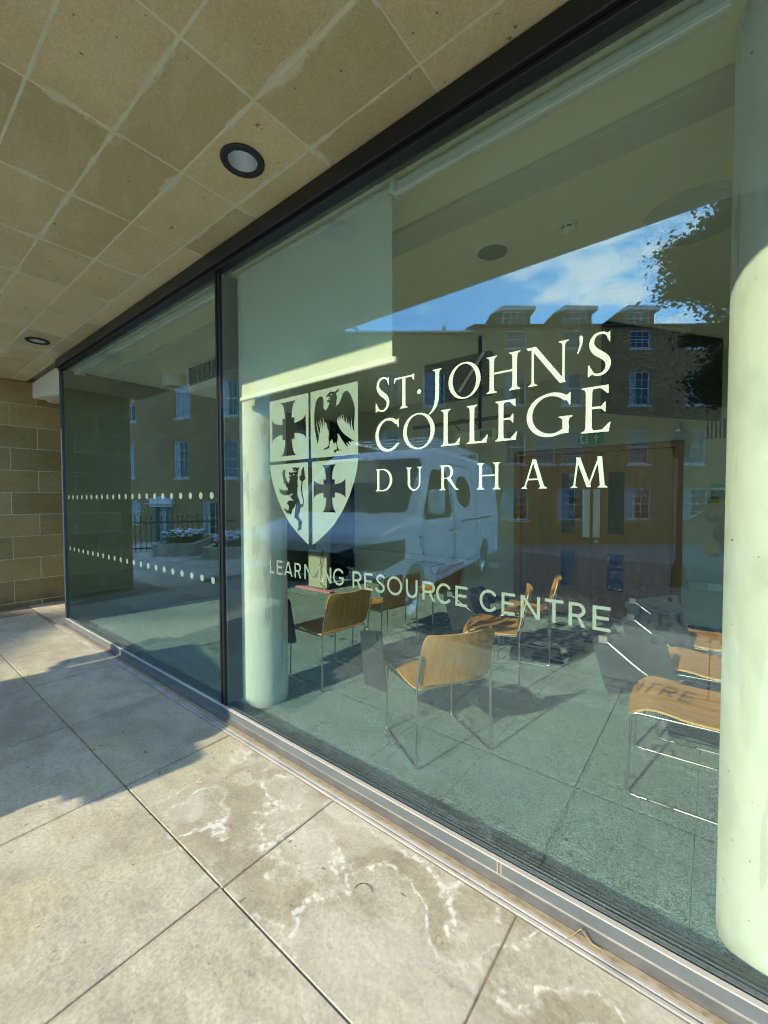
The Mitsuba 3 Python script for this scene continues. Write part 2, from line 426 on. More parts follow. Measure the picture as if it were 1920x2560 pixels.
# granite setts of the street
scene['street__bed'] = mikit.ply(cat_(bx(-5.6, -0.96, -10.5, -2.34, -0.12, -0.083), bx(-0.9595, 2.3, -10.5, -4.1, -0.12, -0.083)), 'mat_ground')
tag('street', 'grey granite setts of the street in front of the window', kind='structure')
sv, sf = [], []
r2 = np.random.default_rng(5)
unit = bevel_box(-0.5, 0.5, -0.5, 0.5, -0.5, 0.5, 0.2)
uv_, uf_ = np.array(unit.vertices), np.array(unit.faces)
base = 0
j, y = 0, -2.35
while y > -10.5:
    d = 0.115
    x = -5.6 + 0.1 * (j % 2) + r2.uniform(0, 0.05)
    while x < 2.2:
        w = r2.uniform(0.14, 0.25)
        if x + w > -0.96 and y > -4.1:
            break
        q = uv_ * np.array([w - 0.006, d - 0.006, 0.09]) + np.array([x + w / 2, y - d / 2, -0.119 + r2.uniform(-0.005, 0.005)])
        q[:, 2] += (q[:, 0] - x - w / 2) * r2.uniform(-0.03, 0.03)
        sv.append(q); sf.append(uf_ + base); base += len(q)
        x += w
    y -= d; j += 1
scene['street__sett'] = mikit.ply((np.vstack(sv), np.vstack(sf)), 'mat_sett')
labels['street__sett'] = {'kind': 'stuff', 'label': 'worn grey granite setts'}

# ------------------------------------------------------------------ canopy with stone tiles
tag('canopy', 'overhanging canopy lined with square brown sandstone tiles and pale mortar joints', 'canopy')
LAMPS = [(-1.838, -0.344), (-5.545, -0.34)]


def drilled(m):
    M = m3.Manifold(m3.Mesh(np.array(m.vertices, np.float32), np.array(m.faces, np.uint32)))
    for L in LAMPS:
        M = M - m3.Manifold.cylinder(0.32, 0.083, 0.083, 48).translate((L[0], L[1], SOFFIT_Z - 0.1))
    return tm(M)


scene['canopy__slab'] = mikit.ply(cat_(drilled(bx(-8.4, 3.4, SOFFIT_EDGE + 0.012, -0.004, SOFFIT_Z + 0.03, 3.6)), bx(-8.4, 3.4, -0.0035, 4.4, 3.22, 3.6)), 'mat_wall_mortar')
scene['canopy__joint_mortar'] = mikit.ply(drilled(bx(-7.62, 3.3, SOFFIT_EDGE + 0.014, -0.03, SOFFIT_Z + 0.002, SOFFIT_Z + 0.028)), 'mat_mortar')
scene['canopy__fascia'] = mikit.ply(bevel_box(-8.4, 3.4, SOFFIT_EDGE - 0.02, SOFFIT_EDGE + 0.011, SOFFIT_Z - 0.004, 3.64, 0.004), 'mat_white_metal')
ys = [-0.04, TY0] + [TY0 - TSY * k for k in range(1, 5)] + [SOFFIT_EDGE + 0.015]
for i in range(-8, 10):
    a, b = TX0 - TSX * (i + 1), TX0 - TSX * i
    a, b = max(a, -7.6), min(b, 3.2)
    if b - a < 0.03:
        continue
    for ya, yb in zip(ys, ys[1:]):
        g = 0.0048
        hole = [L for L in LAMPS if a - 0.1 < L[0] < b + 0.1 and yb - 0.1 < L[1] < ya + 0.1]
        z = SOFFIT_Z + rng.uniform(-0.0012, 0.0012)
        m = bevel_box(a + g, b - g, yb + g, ya - g, z, SOFFIT_Z + 0.028, 0.0025)
        if hole:
            m = drilled(m)
        add('canopy__tile', m, 'mat_soffit_stone')
LB = ['nearer round recessed downlight with black rim in the canopy', 'farther black rimmed downlight of the canopy, close to the stone wall']
for (lx, ly), lb in zip(LAMPS, LB):
    k = numbered('downlight')
    tag(k, lb, 'downlight', 'downlights in the canopy')
    scene[k + '__rim'] = mikit.ply(move(lathe([(0.071, 0.02), (0.071, -0.008), (0.078, -0.012), (0.098, -0.011), (0.104, -0.005), (0.104, 0.0005), (0.083, 0.0008), (0.083, 0.02), (0.071, 0.02)], 56), lx, ly, SOFFIT_Z - 0.002), 'mat_dark_plastic', smooth=40)
    prof = []
    ang = np.linspace(0, 2 * np.pi, 97)[:-1]
    P = []
    for t in np.linspace(0, 1, 12):
        rr = 0.0690 * (1 - 0.45 * t ** 3)
        P.append(np.stack([(rr + 0.0016 * np.abs(np.sin(ang * 12)) * min(1, 5 * t) * (1 - 0.5 * t)) * np.cos(ang), (rr + 0.0016 * np.abs(np.sin(ang * 12)) * min(1, 5 * t) * (1 - 0.5 * t)) * np.sin(ang), np.full(96, 0.13 * t)], -1))
    P = np.array(P); P = np.concatenate([P, P[:, :1]], 1)
    scene[k + '__reflector'] = mikit.ply(move(grid_mesh(P), lx, ly, SOFFIT_Z - 0.004), 'mat_lamp_reflector', smooth=12)
    scene[k + '__bulb'] = mikit.ply(move(lathe([(0.0, 0.0), (0.018, 0.004), (0.022, 0.02), (0.02, 0.05), (0.0, 0.052)], 24), lx, ly, SOFFIT_Z + 0.085), 'mat_white_metal', smooth=40)
    scene[k + '__can'] = mikit.ply(move(lathe([(0.0, 0.0), (0.046, 0.0), (0.046, 0.01), (0.0, 0.01)], 24), lx, ly, SOFFIT_Z + 0.123), 'mat_lamp_reflector')

# ------------------------------------------------------------------ sandstone wall at the far left
tag('stone_wall', 'brown sandstone block wall with pale joints closing the far left end of the canopy', 'wall')
scene['stone_wall__core'] = mikit.ply(cat_(bx(-8.1, -7.6035, -1.29, 4.0, -0.1, 3.14), bx(-8.1, -6.0, 4.004, 4.3, -0.1, 3.14)), 'mat_wall_mortar')
zc = [-0.08] + [0.067 + 0.3066 * k for k in range(0, 10)] + [3.145]
zc = sorted(z for z in zc if z < 3.15)
for n, (za, zb) in enumerate(zip(zc, zc[1:])):
    e = -0.22 + (0.0 if n % 2 else 0.30)
    cuts = sorted([-1.3] + [e + 0.6 * k for k in range(-3, 8) if -1.25 < e + 0.6 * k < 3.95] + [4.0])
    for a, b in zip(cuts, cuts[1:]):
        add('stone_wall__block', bevel_box(-7.9, -7.6 + rng.uniform(-0.0015, 0.0015), a + 0.004, b - 0.004, za + 0.004, zb - 0.004, 0.004), 'mat_wall_stone')
    for a in np.arange(-7.598 - 0.3 * (n % 2), -6.1, 0.6):
        a2 = max(a, -7.598); b2 = min(a + 0.6, -6.1)
        if b2 - a2 > 0.05:
            add('stone_wall__block', bevel_box(a2 + 0.004, b2 - 0.004, 4.0, 4.2, za + 0.004, zb - 0.004, 0.004), 'mat_wall_stone')
# white plaster bulkhead between wall and window
ragged = [(-7.6, 2.94)] + [(x, 2.94 - 0.17 * (x + 7.6) / 1.46 + 0.012 * math.sin(37 * x) + rng.uniform(-0.008, 0.008)) for x in np.linspace(-7.5, -6.2, 18)] + [(-6.17, 2.76), (-6.17, 3.145), (-7.6, 3.145)]
b = stand(Polygon(ragged), 0.20, 0.16)
tag('plaster_bulkhead', 'ragged white plaster bulkhead under the canopy between stone wall and window corner', 'bulkhead')
scene['plaster_bulkhead__face'] = mikit.ply(b, 'mat_ceiling_paint')
scene['plaster_bulkhead__soffit'] = mikit.ply(bx(-7.59, -6.17, 0.201, 3.99, 2.9, 3.14), 'mat_white_metal')

# ------------------------------------------------------------------ window
W = 'shopfront_window'
tag(W, 'tall green tinted shopfront window in a slim black metal frame', 'window')
GZ0, GZ1, GX0, GX1 = 0.07, 3.03, -6.1, 3.0
scene[W + '__head'] = mikit.ply(cat_(bevel_box(GX0 - 0.04, GX1, -0.052, 0.03, 3.05, SOFFIT_Z - 0.002, 0.004), bevel_box(GX0 - 0.03, GX1, -0.030, 0.06, 3.025, 3.049, 0.003)), 'mat_frame_black')
scene[W + '__mullion'] = mikit.ply(cat_(bevel_box(-2.689, -2.674, -0.012, 0.012, GZ0, 3.024, 0.003), bevel_box(-2.652, -2.637, -0.012, 0.012, GZ0, 3.024, 0.003), bevel_box(-2.673, -2.653, -0.004, 0.11, GZ0, 3.024, 0.002)), 'mat_frame_black')
scene[W + '__mullion_001'] = mikit.ply(bevel_box(-2.70, -2.63, 0.013, 0.13, 0.075, 3.02, 0.004), 'mat_frame_grey')
scene[W + '__corner_post'] = mikit.ply(bevel_box(GX0 - 0.035, GX0 - 0.001, -0.02, 0.015, 0.02, 3.024, 0.004), 'mat_frame_grey')
scene[W + '__sill'] = mikit.ply(cat_(bx(GX0 - 0.03, GX1, -0.022, 0.0, 0.018, 0.0655), bevel_box(GX0 - 0.03, GX1, 0.0005, 0.0008, 0.0, 0.05, 0.0001)), 'mat_sill_paint')
scene[W + '__inner_sill'] = mikit.ply(bevel_box(GX0 - 0.03, GX1, 0.001, 0.1, 0.0, 0.060, 0.004), 'mat_frame_black')
scene[W + '__sill_cap'] = mikit.ply(bevel_box(GX0 - 0.03, GX1, -0.024, -0.002, 0.066, 0.0715, 0.0015), 'mat_sill_cap')
for k in range(5):
    add(W + '__gasket', bevel_box(GX0, GX1, 0.010 + 0.017 * k, 0.024 + 0.017 * k, 0.0605, 0.066 - 0.0005 * k, 0.0015), 'mat_frame_black')
fl = np.array([(0, -0.0225, 0.022), (0, -0.026, 0.016), (0, -0.052, 0.0065), (0, -0.0522, 0.0)])
scene[W + '__flashing'] = mikit.ply(grid_mesh(np.array([q + np.array([[x, 0, 0]]) for x, q in ((GX0 - 0.03, fl), (GX1, fl))])), 'mat_flashing')
scene[W + '__mastic_bead'] = mikit.ply(bevel_box(GX0 - 0.05, GX1, -0.082, -0.0524, -0.02, 0.004, 0.003), 'mat_mastic')
for x in (-0.655, -0.64):
    add(W + '__sill_drip', bevel_box(x, x + 0.006, -0.0236, -0.0222, 0.02, 0.066, 0.0005), 'mat_mastic')
rect = lambda x0, x1, y0, y1, z0, z1: mikit.ply((np.array([(x0, y0, z0), (x1, y1, z0), (x1, y1, z1), (x0, y0, z1)], float), np.array([(0, 1, 2, 3)])), 'mat_glass')
scene[W + '__pane'] = rect(GX0, -2.664, 0, 0, GZ0 - 0.002, GZ1)
scene[W + '__pane_001'] = rect(-2.662, GX1, 0, 0, GZ0 - 0.002, GZ1)
dot = stand(Point(0, 0).buffer(0.025, 16), 0, 0.0008)
dd = mikit.ply(dot, 'mat_vinyl_frost')
for k in range(22):
    for z in (1.526, 0.923):
        add(W + '__pane__dot', {**dd, 'to_world': T().translate((-5.962 + 0.151 * k, 0.004, z))}, None)
# slot drain
tag('slot_drain', 'narrow slot drain with two pale metal edges along the foot of the window', 'drain')
scene['slot_drain__edge'] = mikit.ply(bevel_box(-6.2, 3.0, -0.096, -0.0835, -0.03, 0.0035, 0.001), 'mat_drain_edge')
scene['slot_drain__edge_001'] = mikit.ply(bevel_box(-6.2, 3.0, -0.1165, -0.1035, -0.03, 0.0035, 0.001), 'mat_drain_edge')
scene['slot_drain__channel'] = mikit.ply(bx(-6.2, 3.0, -0.104, -0.0955, -0.05, -0.025), 'mat_dark_plastic')
# bent straw of dry grass on the drain
tag('dry_stalk', 'bent yellow dry stalk lying across the slot drain', 'stalk')
scene['dry_stalk'] = mikit.ply(tube([(-0.37, -0.105, 0.006), (-0.335, -0.06, 0.03), (-0.30, -0.072, 0.012), (-0.27, -0.068, 0.008)], 0.0022, 6), 'mat_dry_grass')
tag('bent_twig', 'small thin curved twig lying on the pale flag in front of the window', 'twig')
scene['bent_twig'] = mikit.ply(tube([(-1.03 + 0.035 * math.cos(a), -0.40 + 0.035 * math.sin(a), 0.0035) for a in np.linspace(0.6, 3.4, 12)], 0.0012, 5), 'mat_bark')


# ------------------------------------------------------------------ lettering
def vs(pts, w):
    """A stroke of varying width through the points."""
    w = np.broadcast_to(np.asarray(w, float), (len(pts),))
    c = [Point(*q).buffer(r / 2, 10) for q, r in zip(pts, w)]
    return unary_union([c[i].union(c[i + 1]).convex_hull for i in range(len(c) - 1)])


def arc(cx, cy, rx, ry, a0, a1, n=40):
    return [(cx + rx * math.cos(math.radians(a)), cy + ry * math.sin(math.radians(a))) for a in np.linspace(a0, a1, n)]


def arcw(a0, a1, thick, thin, stress=12, n=40):
    return [thin + (thick - thin) * abs(math.cos(math.radians(a - stress))) ** 1.3 for a in np.linspace(a0, a1, n)]


TK, TN = 0.135, 0.052


def stem(x, z0=0.0, z1=1.0, w=TK, foot=True, head=True):
    h, s = w / 2, 0.085
    g = Polygon([(x - h, z0), (x + h, z0), (x + h * 0.92, (z0 + z1) / 2), (x + h, z1), (x - h, z1), (x - h * 0.92, (z0 + z1) / 2)])
    for on, z, d in ((foot, z0, 1), (head, z1, -1)):
        if on:
            g = g.union(Polygon([(x - h - s, z), (x + h + s, z), (x + h + s, z + d * 0.022), (x + h + 0.02, z + d * 0.055), (x + h, z + d * 0.11), (x - h, z + d * 0.11), (x - h - 0.02, z + d * 0.055), (x - h - s, z + d * 0.022)]))
    return g


def bar(x0, x1, z, end=1, up=True, dn=True, w=TN):
    g = sbox(x0, z - w / 2, x1, z + w / 2)
    e = 0.11
    return g.union(Polygon([(x1 - 0.06, z - w / 2), (x1 + 0.02, z - (e if dn else w / 2)), (x1 + 0.035, z - (e if dn else w / 2)), (x1, z + (0 if not up else 0)), (x1 + 0.035, z + (e if up else w / 2)), (x1 + 0.02, z + (e if up else w / 2)), (x1 - 0.06, z + w / 2)]).buffer(0))


def diag(a, b, w):
    return Polygon([(a[0] - w / 2, a[1]), (a[0] + w / 2, a[1]), (b[0] + w / 2, b[1]), (b[0] - w / 2, b[1])])


def serif(x, z, d, w, s=0.075):
    return Polygon([(x - w / 2 - s, z), (x + w / 2 + s, z), (x + w / 2 + s, z + d * 0.022), (x + w / 2, z + d * 0.075), (x - w / 2, z + d * 0.075), (x - w / 2 - s, z + d * 0.022)])


def glyph(c, W):
    """Roman inscriptional capital c, cap height 1, drawn W wide."""
    if c == 'I':
        g = stem(0.15)
    elif c == 'T':
        m = W / 2
        g = stem(m, head=False).union(sbox(0.05, 0.945, W - 0.05, 1.0)).union(Polygon([(0.0, 0.83), (0.03, 0.83), (0.1, 0.945), (0.1, 1.0), (0.05, 1.02), (0.03, 1.0)])).union(Polygon([(W, 0.83), (W - 0.03, 0.83), (W - 0.1, 0.945), (W - 0.1, 1.0), (W - 0.05, 1.02), (W - 0.0, 1.02)]))
    elif c == 'L':
        g = stem(0.16).union(bar(0.16, W - 0.04, TN / 2, dn=False).union(Polygon([(W - 0.16, TN), (W - 0.03, TN), (W, 0.2), (W - 0.02, 0.2)])))
    elif c == 'E':
        g = stem(0.16).union(sbox(0.16, 0, W - 0.03, TN)).union(Polygon([(W - 0.17, TN), (W - 0.04, 0), (W, 0.2), (W - 0.022, 0.2)])).union(sbox(0.16, 1 - TN, W - 0.07, 1)).union(Polygon([(W - 0.2, 1 - TN), (W - 0.08, 1.0), (W - 0.05, 1.015), (W - 0.045, 0.82), (W - 0.07, 0.82)])).union(sbox(0.16, 0.51, W - 0.13, 0.51 + TN)).union(Polygon([(W - 0.2, 0.52), (W - 0.115, 0.43), (W - 0.1, 0.43), (W - 0.1, 0.65), (W - 0.115, 0.65), (W - 0.2, 0.55)]))
    elif c == 'H':
        g = stem(0.15).union(stem(W - 0.15)).union(sbox(0.15, 0.5, W - 0.15, 0.5 + TN))
    elif c in 'OQ':
        rx = W / 2
        out = affinity.scale(Point(rx, 0.5).buffer(1, 48), rx, 0.52)
        inn = affinity.rotate(affinity.scale(Point(rx, 0.5).buffer(1, 48), rx - TK * 1.02, 0.52 - TN * 0.85), 6)
        g = out.difference(inn)
    elif c in 'CG':
        rx = W * 0.55
        a0, a1 = (48, 312) if c == 'C' else (48, 318)
        k = rx - TK / 2
        g = vs(arc(rx, 0.5, k, 0.47, a0, a1), arcw(a0, a1, TK, TN + 0.015))
        x, z = arc(rx, 0.5, k, 0.47, a0, a1)[0]
        g = g.union(Polygon([(x - 0.1, z + 0.05), (x + 0.05, z + 0.07), (W - 0.02, z + 0.13), (W - 0.02, z - 0.16), (W - 0.05, z - 0.16), (x + 0.02, z - 0.03)]))
        if c == 'G':
            g = g.union(stem(W - 0.12, 0.05, 0.44, foot=False)).union(Polygon([(W - 0.19, 0.02), (W - 0.055, 0.16), (W - 0.055, 0.44), (W - 0.19, 0.44)]))
        else:
            x, z = arc(rx, 0.5, k, 0.47, a0, a1)[-1]
            g = g.union(Polygon([(x - 0.1, z - 0.06), (x, z - 0.02), (W, 0.2), (W, 0.235), (x - 0.02, z + 0.05)]))
    elif c == 'S':
        m = W / 2
        P = np.array([(W * 0.86, 0.84), (W * 0.74, 0.95), (m, 0.98), (W * 0.27, 0.93), (W * 0.15, 0.77), (W * 0.27, 0.61), (m, 0.5), (W * 0.76, 0.38), (W * 0.86, 0.22), (W * 0.72, 0.07), (m * 0.92, 0.02), (W * 0.24, 0.06), (W * 0.1, 0.18)])
        t = np.linspace(0, len(P) - 1, 90)
        from scipy.interpolate import CubicSpline
        Q = CubicSpline(np.arange(len(P)), P)(t)
        wd = 0.05 + (TK + 0.02 - 0.05) * np.exp(-((t - 6) / 2.6) ** 2)
        g = vs([tuple(q) for q in Q], wd)
        g = g.union(Polygon([(W * 0.78, 0.93), (W * 0.93, 0.99), (W * 0.93, 0.74), (W * 0.9, 0.74)])).union(Polygon([(W * 0.2, 0.05), (0.0, -0.01), (0.0, 0.27), (0.035, 0.27), (W * 0.14, 0.14)]))
    elif c == 'J':
        P = [(W - 0.19, 0.9), (W - 0.19, 0.3), (W - 0.2, 0.1), (W - 0.25, -0.08), (W - 0.33, -0.2), (W - 0.45, -0.3), (W - 0.5, -0.33)]
        g = stem(W - 0.19, 0.2, 1.0, foot=False).union(vs(P, [TK, TK, TK, 0.11, 0.08, 0.04, 0.015]))
    elif c == 'D':
        g = stem(0.15).union(sbox(0.15, 0, W * 0.45, TN)).union(sbox(0.15, 1 - TN, W * 0.45, 1))
        k = (W - W * 0.42) - TK / 2
        g = g.union(vs(arc(W * 0.42, 0.5, k, 0.474, -90, 90), arcw(-90, 90, TK, TN, 0)))
    elif c == 'U':
        k = (W - 0.3) / 2
        g = stem(0.15, 0.3, 1.0, foot=False).union(stem(W - 0.15, 0.28, 1.0, w=0.075, foot=False)).union(vs(arc(W / 2, 0.33, k, 0.3, 180, 360), np.concatenate([np.linspace(TK, 0.06, 20), np.linspace(0.06, 0.075, 20)])))
    elif c == 'R':
        k = W * 0.32
        g = stem(0.15).union(sbox(0.15, 1 - TN, W * 0.4, 1)).union(sbox(0.15, 0.45, W * 0.4, 0.45 + TN))
        g = g.union(vs(arc(W * 0.38, 0.725, k - 0.06, 0.25, -90, 90), arcw(-90, 90, TK * 0.95, TN, 0)))
        g = g.union(Polygon([(W * 0.36, 0.48), (W * 0.56, 0.49), (W * 0.86, 0.08), (W + 0.02, 0.0), (W - 0.16, 0.0)]))
    elif c == 'A':
        m = W * 0.5
        g = diag((0.14, 0), (m - 0.02, 1.02), 0.06).union(diag((W - 0.16, 0), (m, 1.02), TK)).union(sbox(W * 0.25, 0.3, W * 0.72, 0.3 + TN)).union(serif(0.13, 0, 1, 0.06)).union(serif(W - 0.16, 0, 1, TK))
    elif c == 'M':
        m = W * 0.5
        g = diag((0.14, 0), (W * 0.22, 1.0), 0.06).union(diag((m + 0.02, 0.02), (W * 0.22, 1.0), TK)).union(diag((m - 0.01, 0.02), (W * 0.78, 1.0), 0.06)).union(diag((W - 0.16, 0), (W * 0.78, 1.0), TK)).union(serif(0.14, 0, 1, 0.06)).union(serif(W - 0.16, 0, 1, TK))
    elif c == 'N':
        g = stem(0.13, w=0.065, head=False).union(stem(W - 0.13, w=0.065, foot=False)).union(diag((W - 0.14, -0.02), (0.13, 1.0), TK + 0.02)).union(serif(0.08, 1, -1, 0.1, 0.06))
    elif c == "'":
        g = Polygon([(W * 0.35, 1.0), (W * 0.6, 1.03), (W, 0.98), (W * 0.95, 0.85), (W * 0.25, 0.6), (0.0, 0.6), (W * 0.45, 0.82)])
    elif c == '.':
        g = Point(W / 2, 0.43).buffer(0.075, 16)
    return g.buffer(0.008, 4).buffer(-0.008, 4).buffer(-0.006, 4).buffer(0.006, 4)


L1 = [('S', -1.2895, -1.2028), ('T', -1.181, -1.0668), ('.', -1.058, -1.022), ('J', -0.999, -0.9204), ('O', -0.8919, -0.7463), ('H', -0.7205, -0.5856), ('N', -0.5573, -0.4119), ("'", -0.3861, -0.3672), ('S', -0.3508, -0.2788)]
L2 = [('C', -1.2924, -1.1493), ('O', -1.1283, -0.9594), ('L', -0.930, -0.8358), ('L', -0.8081, -0.7144), ('E', -0.6848, -0.5952), ('G', -0.5601, -0.4027), ('E', -0.3711, -0.2789)]
L3 = [('D', -1.2912, -1.1908), ('U', -1.1115, -1.0217), ('R', -0.9354, -0.8405), ('H', -0.7605, -0.6606), ('A', -0.5807, -0.4813), ('M', -0.4061, -0.2838)]
tag('college_name_sign', 'large white lettering on the window reading ST JOHN\'S COLLEGE DURHAM', 'lettering')
for line, z0, cap in ((L1, 1.913, 0.143), (L2, 1.723, 0.155), (L3, 1.536, 0.106)):
    for i, (c, a, b) in enumerate(line):
        W_ = (b - a) / cap
        g = glyph(c, W_)
        if c == 'J':
            W_ = W_ * 1.0
        h = cap * (1.12 if (line is L1 and i in (0,)) else 1.0)
        g = affinity.affine_transform(g, [cap, 0, 0, h, a, z0])
        add('college_name_sign__letter', stand(g, 0.005, 0.001), 'mat_vinyl_white')


def sans(c, W):
    w, h = 0.135, 0.0675
    S = lambda *p: LineString(p).buffer(h, cap_style='flat', join_style='mitre')
    if c == 'L':
        g = S((h, 1), (h, h), (W, h))
    elif c == 'E':
        g = S((W, 1 - h), (h, 1 - h), (h, h), (W, h)).union(S((h, 0.52), (W * 0.92, 0.52)))
    elif c == 'A':
        g = S((0.06, 0), (W / 2, 1.06), (W - 0.06, 0)).intersection(sbox(-1, 0, 3, 1)).union(S((W * 0.22, 0.28), (W * 0.78, 0.28)))
    elif c == 'R':
        r = 0.27
        g = S((h, 0), (h, 1 - h), (W * 0.5, 1 - h)).union(S((h, 0.46), (W * 0.5, 0.46))).union(vs(arc(W * 0.5, 0.7, W * 0.5 - h - 0.02, 0.239, -90, 90), w)).union(Polygon([(W * 0.42, 0.5), (W * 0.6, 0.5), (W, 0), (W - 0.17, 0)]))
    elif c == 'N':
        g = S((h, 0), (h, 1)).union(S((W - h, 0), (W - h, 1))).union(Polygon([(0, 1), (0.15, 1), (W, 0), (W - 0.15, 0)]))
    elif c == 'I':
        g = S((W / 2, 0), (W / 2, 1))
    elif c == 'T':
        g = S((0, 1 - h), (W, 1 - h)).union(S((W / 2, 0), (W / 2, 1)))
    elif c == 'O':
        g = vs(arc(W / 2, 0.5, W / 2 - h, 0.46, 0, 360), w)
    elif c == 'C':
        g = vs(arc(W * 0.54, 0.5, W * 0.54 - h, 0.46, 42, 318), w)
    elif c == 'G':
        g = vs(arc(W * 0.54, 0.5, W * 0.54 - h, 0.46, 42, 330), w).union(S((W * 0.56, 0.44), (W - h, 0.44), (W - h, 0.2)))
    elif c == 'U':
        g = vs([(h, 1 - h)] + arc(W / 2, 0.42, W / 2 - h, 0.37, 180, 360) + [(W - h, 1 - h)], w)
    elif c == 'S':
        from scipy.interpolate import CubicSpline
        P = np.array([(W * 0.9, 0.86), (W * 0.72, 0.95), (W * 0.4, 0.945), (W * 0.18, 0.78), (W * 0.32, 0.59), (W * 0.68, 0.46), (W * 0.88, 0.26), (W * 0.68, 0.065), (W * 0.32, 0.05), (W * 0.06, 0.17)])
        g = vs([tuple(q) for q in CubicSpline(np.arange(10), P)(np.linspace(0, 9, 60))], w)
    return g


LRC = [('L', -2.132, -2.089), ('E', -2.065, -2.009), ('A', -1.994, -1.919), ('R', -1.9, -1.842), ('N', -1.815, -1.745), ('I', -1.702, -1.683), ('N', -1.663, -1.60), ('G', -1.587, -1.509),
       ('R', -1.446, -1.384), ('E', -1.368, -1.313), ('S', -1.294, -1.236), ('O', -1.223, -1.134), ('U', -1.113, -1.048), ('R', -1.022, -0.955), ('C', -0.951, -0.878), ('E', -0.857, -0.801),
       ('C', -0.746, -0.673), ('E', -0.653, -0.599), ('N', -0.577, -0.504), ('T', -0.487, -0.422), ('R', -0.404, -0.347), ('E', -0.326, -0.271)]
tag('resource_centre_sign', 'thin plain lettering low on the window reading LEARNING RESOURCE CENTRE', 'lettering')
for c, a, b in LRC:
    g = affinity.affine_transform(sans(c, (b - a) / 0.085), [0.085, 0, 0, 0.085, a, 1.048])
    add('resource_centre_sign__letter', stand(g, 0.005, 0.001), 'mat_vinyl_frost')

# ------------------------------------------------------------------ crest
EAGLE = [(136,338),(140,345),(157,356),(166,361),(176,363),(189,360),(202,357),(214,361),(223,366),(235,364),(234,360),(227,353),(212,348),(215,340),(219,329),(219,320),(215,310),(216,301),(212,291),(207,280),(224,288),(238,299),(246,312),(254,326),(261,340),(272,347),(284,349),(297,344),(307,335),(317,322),(325,304),(333,286),(339,268),(344,246),(343,226),(340,220),(341,205),(338,187),(336,162),(340,134),(331,150),(323,175),(321,210),(318,189),(315,168),(316,151),(310,165),(304,185),(302,204),(300,174),(291,188),(285,204),(284,223),(281,203),(285,179),(272,198),(268,216),(267,235),(263,219),(264,201),(252,220),(248,236),(245,221),(247,206),(236,220),(232,229),(230,219),(234,202),(223,214),(218,222),(218,203),(224,184),(237,165),(253,146),(274,128),(295,115),(319,101),(341,88),(316,94),(328,76),(301,91),(310,70),(298,78),(281,89),(298,61),(274,80),(258,99),(243,118),(231,133),(219,138),(224,122),(222,104),(216,100),(217,91),(223,63),(230,56),(244,54),(251,48),(241,52),(228,50),(211,50),(207,44),(199,34),(201,45),(189,45),(200,51),(183,53),(197,55),(217,57),(215,73),(210,93),(203,96),(200,89),(190,91),(189,97),(183,110),(178,115),(175,106),(165,106),(163,91),(159,78),(163,69),(170,60),(158,69),(143,67),(136,49),(139,65),(129,65),(117,53),(124,67),(113,66),(126,71),(146,75),(153,82),(158,102),(155,110),(152,124),(157,136),(158,152),(154,162),(144,179),(139,194),(136,209),(133,201),(127,213),(126,197),(120,185),(120,200),(117,222),(111,239),(113,217),(112,195),(107,176),(104,194),(99,214),(96,233),(94,219),(96,196),(98,176),(89,197),(83,214),(78,226),(80,206),(89,181),(90,165),(87,149),(77,168),(68,193),(63,227),(62,204),(68,177),(79,149),(81,135),(78,117),(70,98),(63,118),(55,146),(48,179),(45,210),(44,241),(45,272),(50,296),(56,317),(64,333),(76,345),(88,349),(99,349),(111,342),(118,331),(119,314),(117,301),(118,287),(124,276),(135,268),(145,279),(157,293),(164,306),(148,311),(138,322),(154,320),(166,323),(169,331),(157,329),(149,330),(153,332),(166,334),(164,338),(152,340),(143,339)]
EYE1 = [(170,351),(177,348),(186,349),(183,344),(177,342),(171,347)]
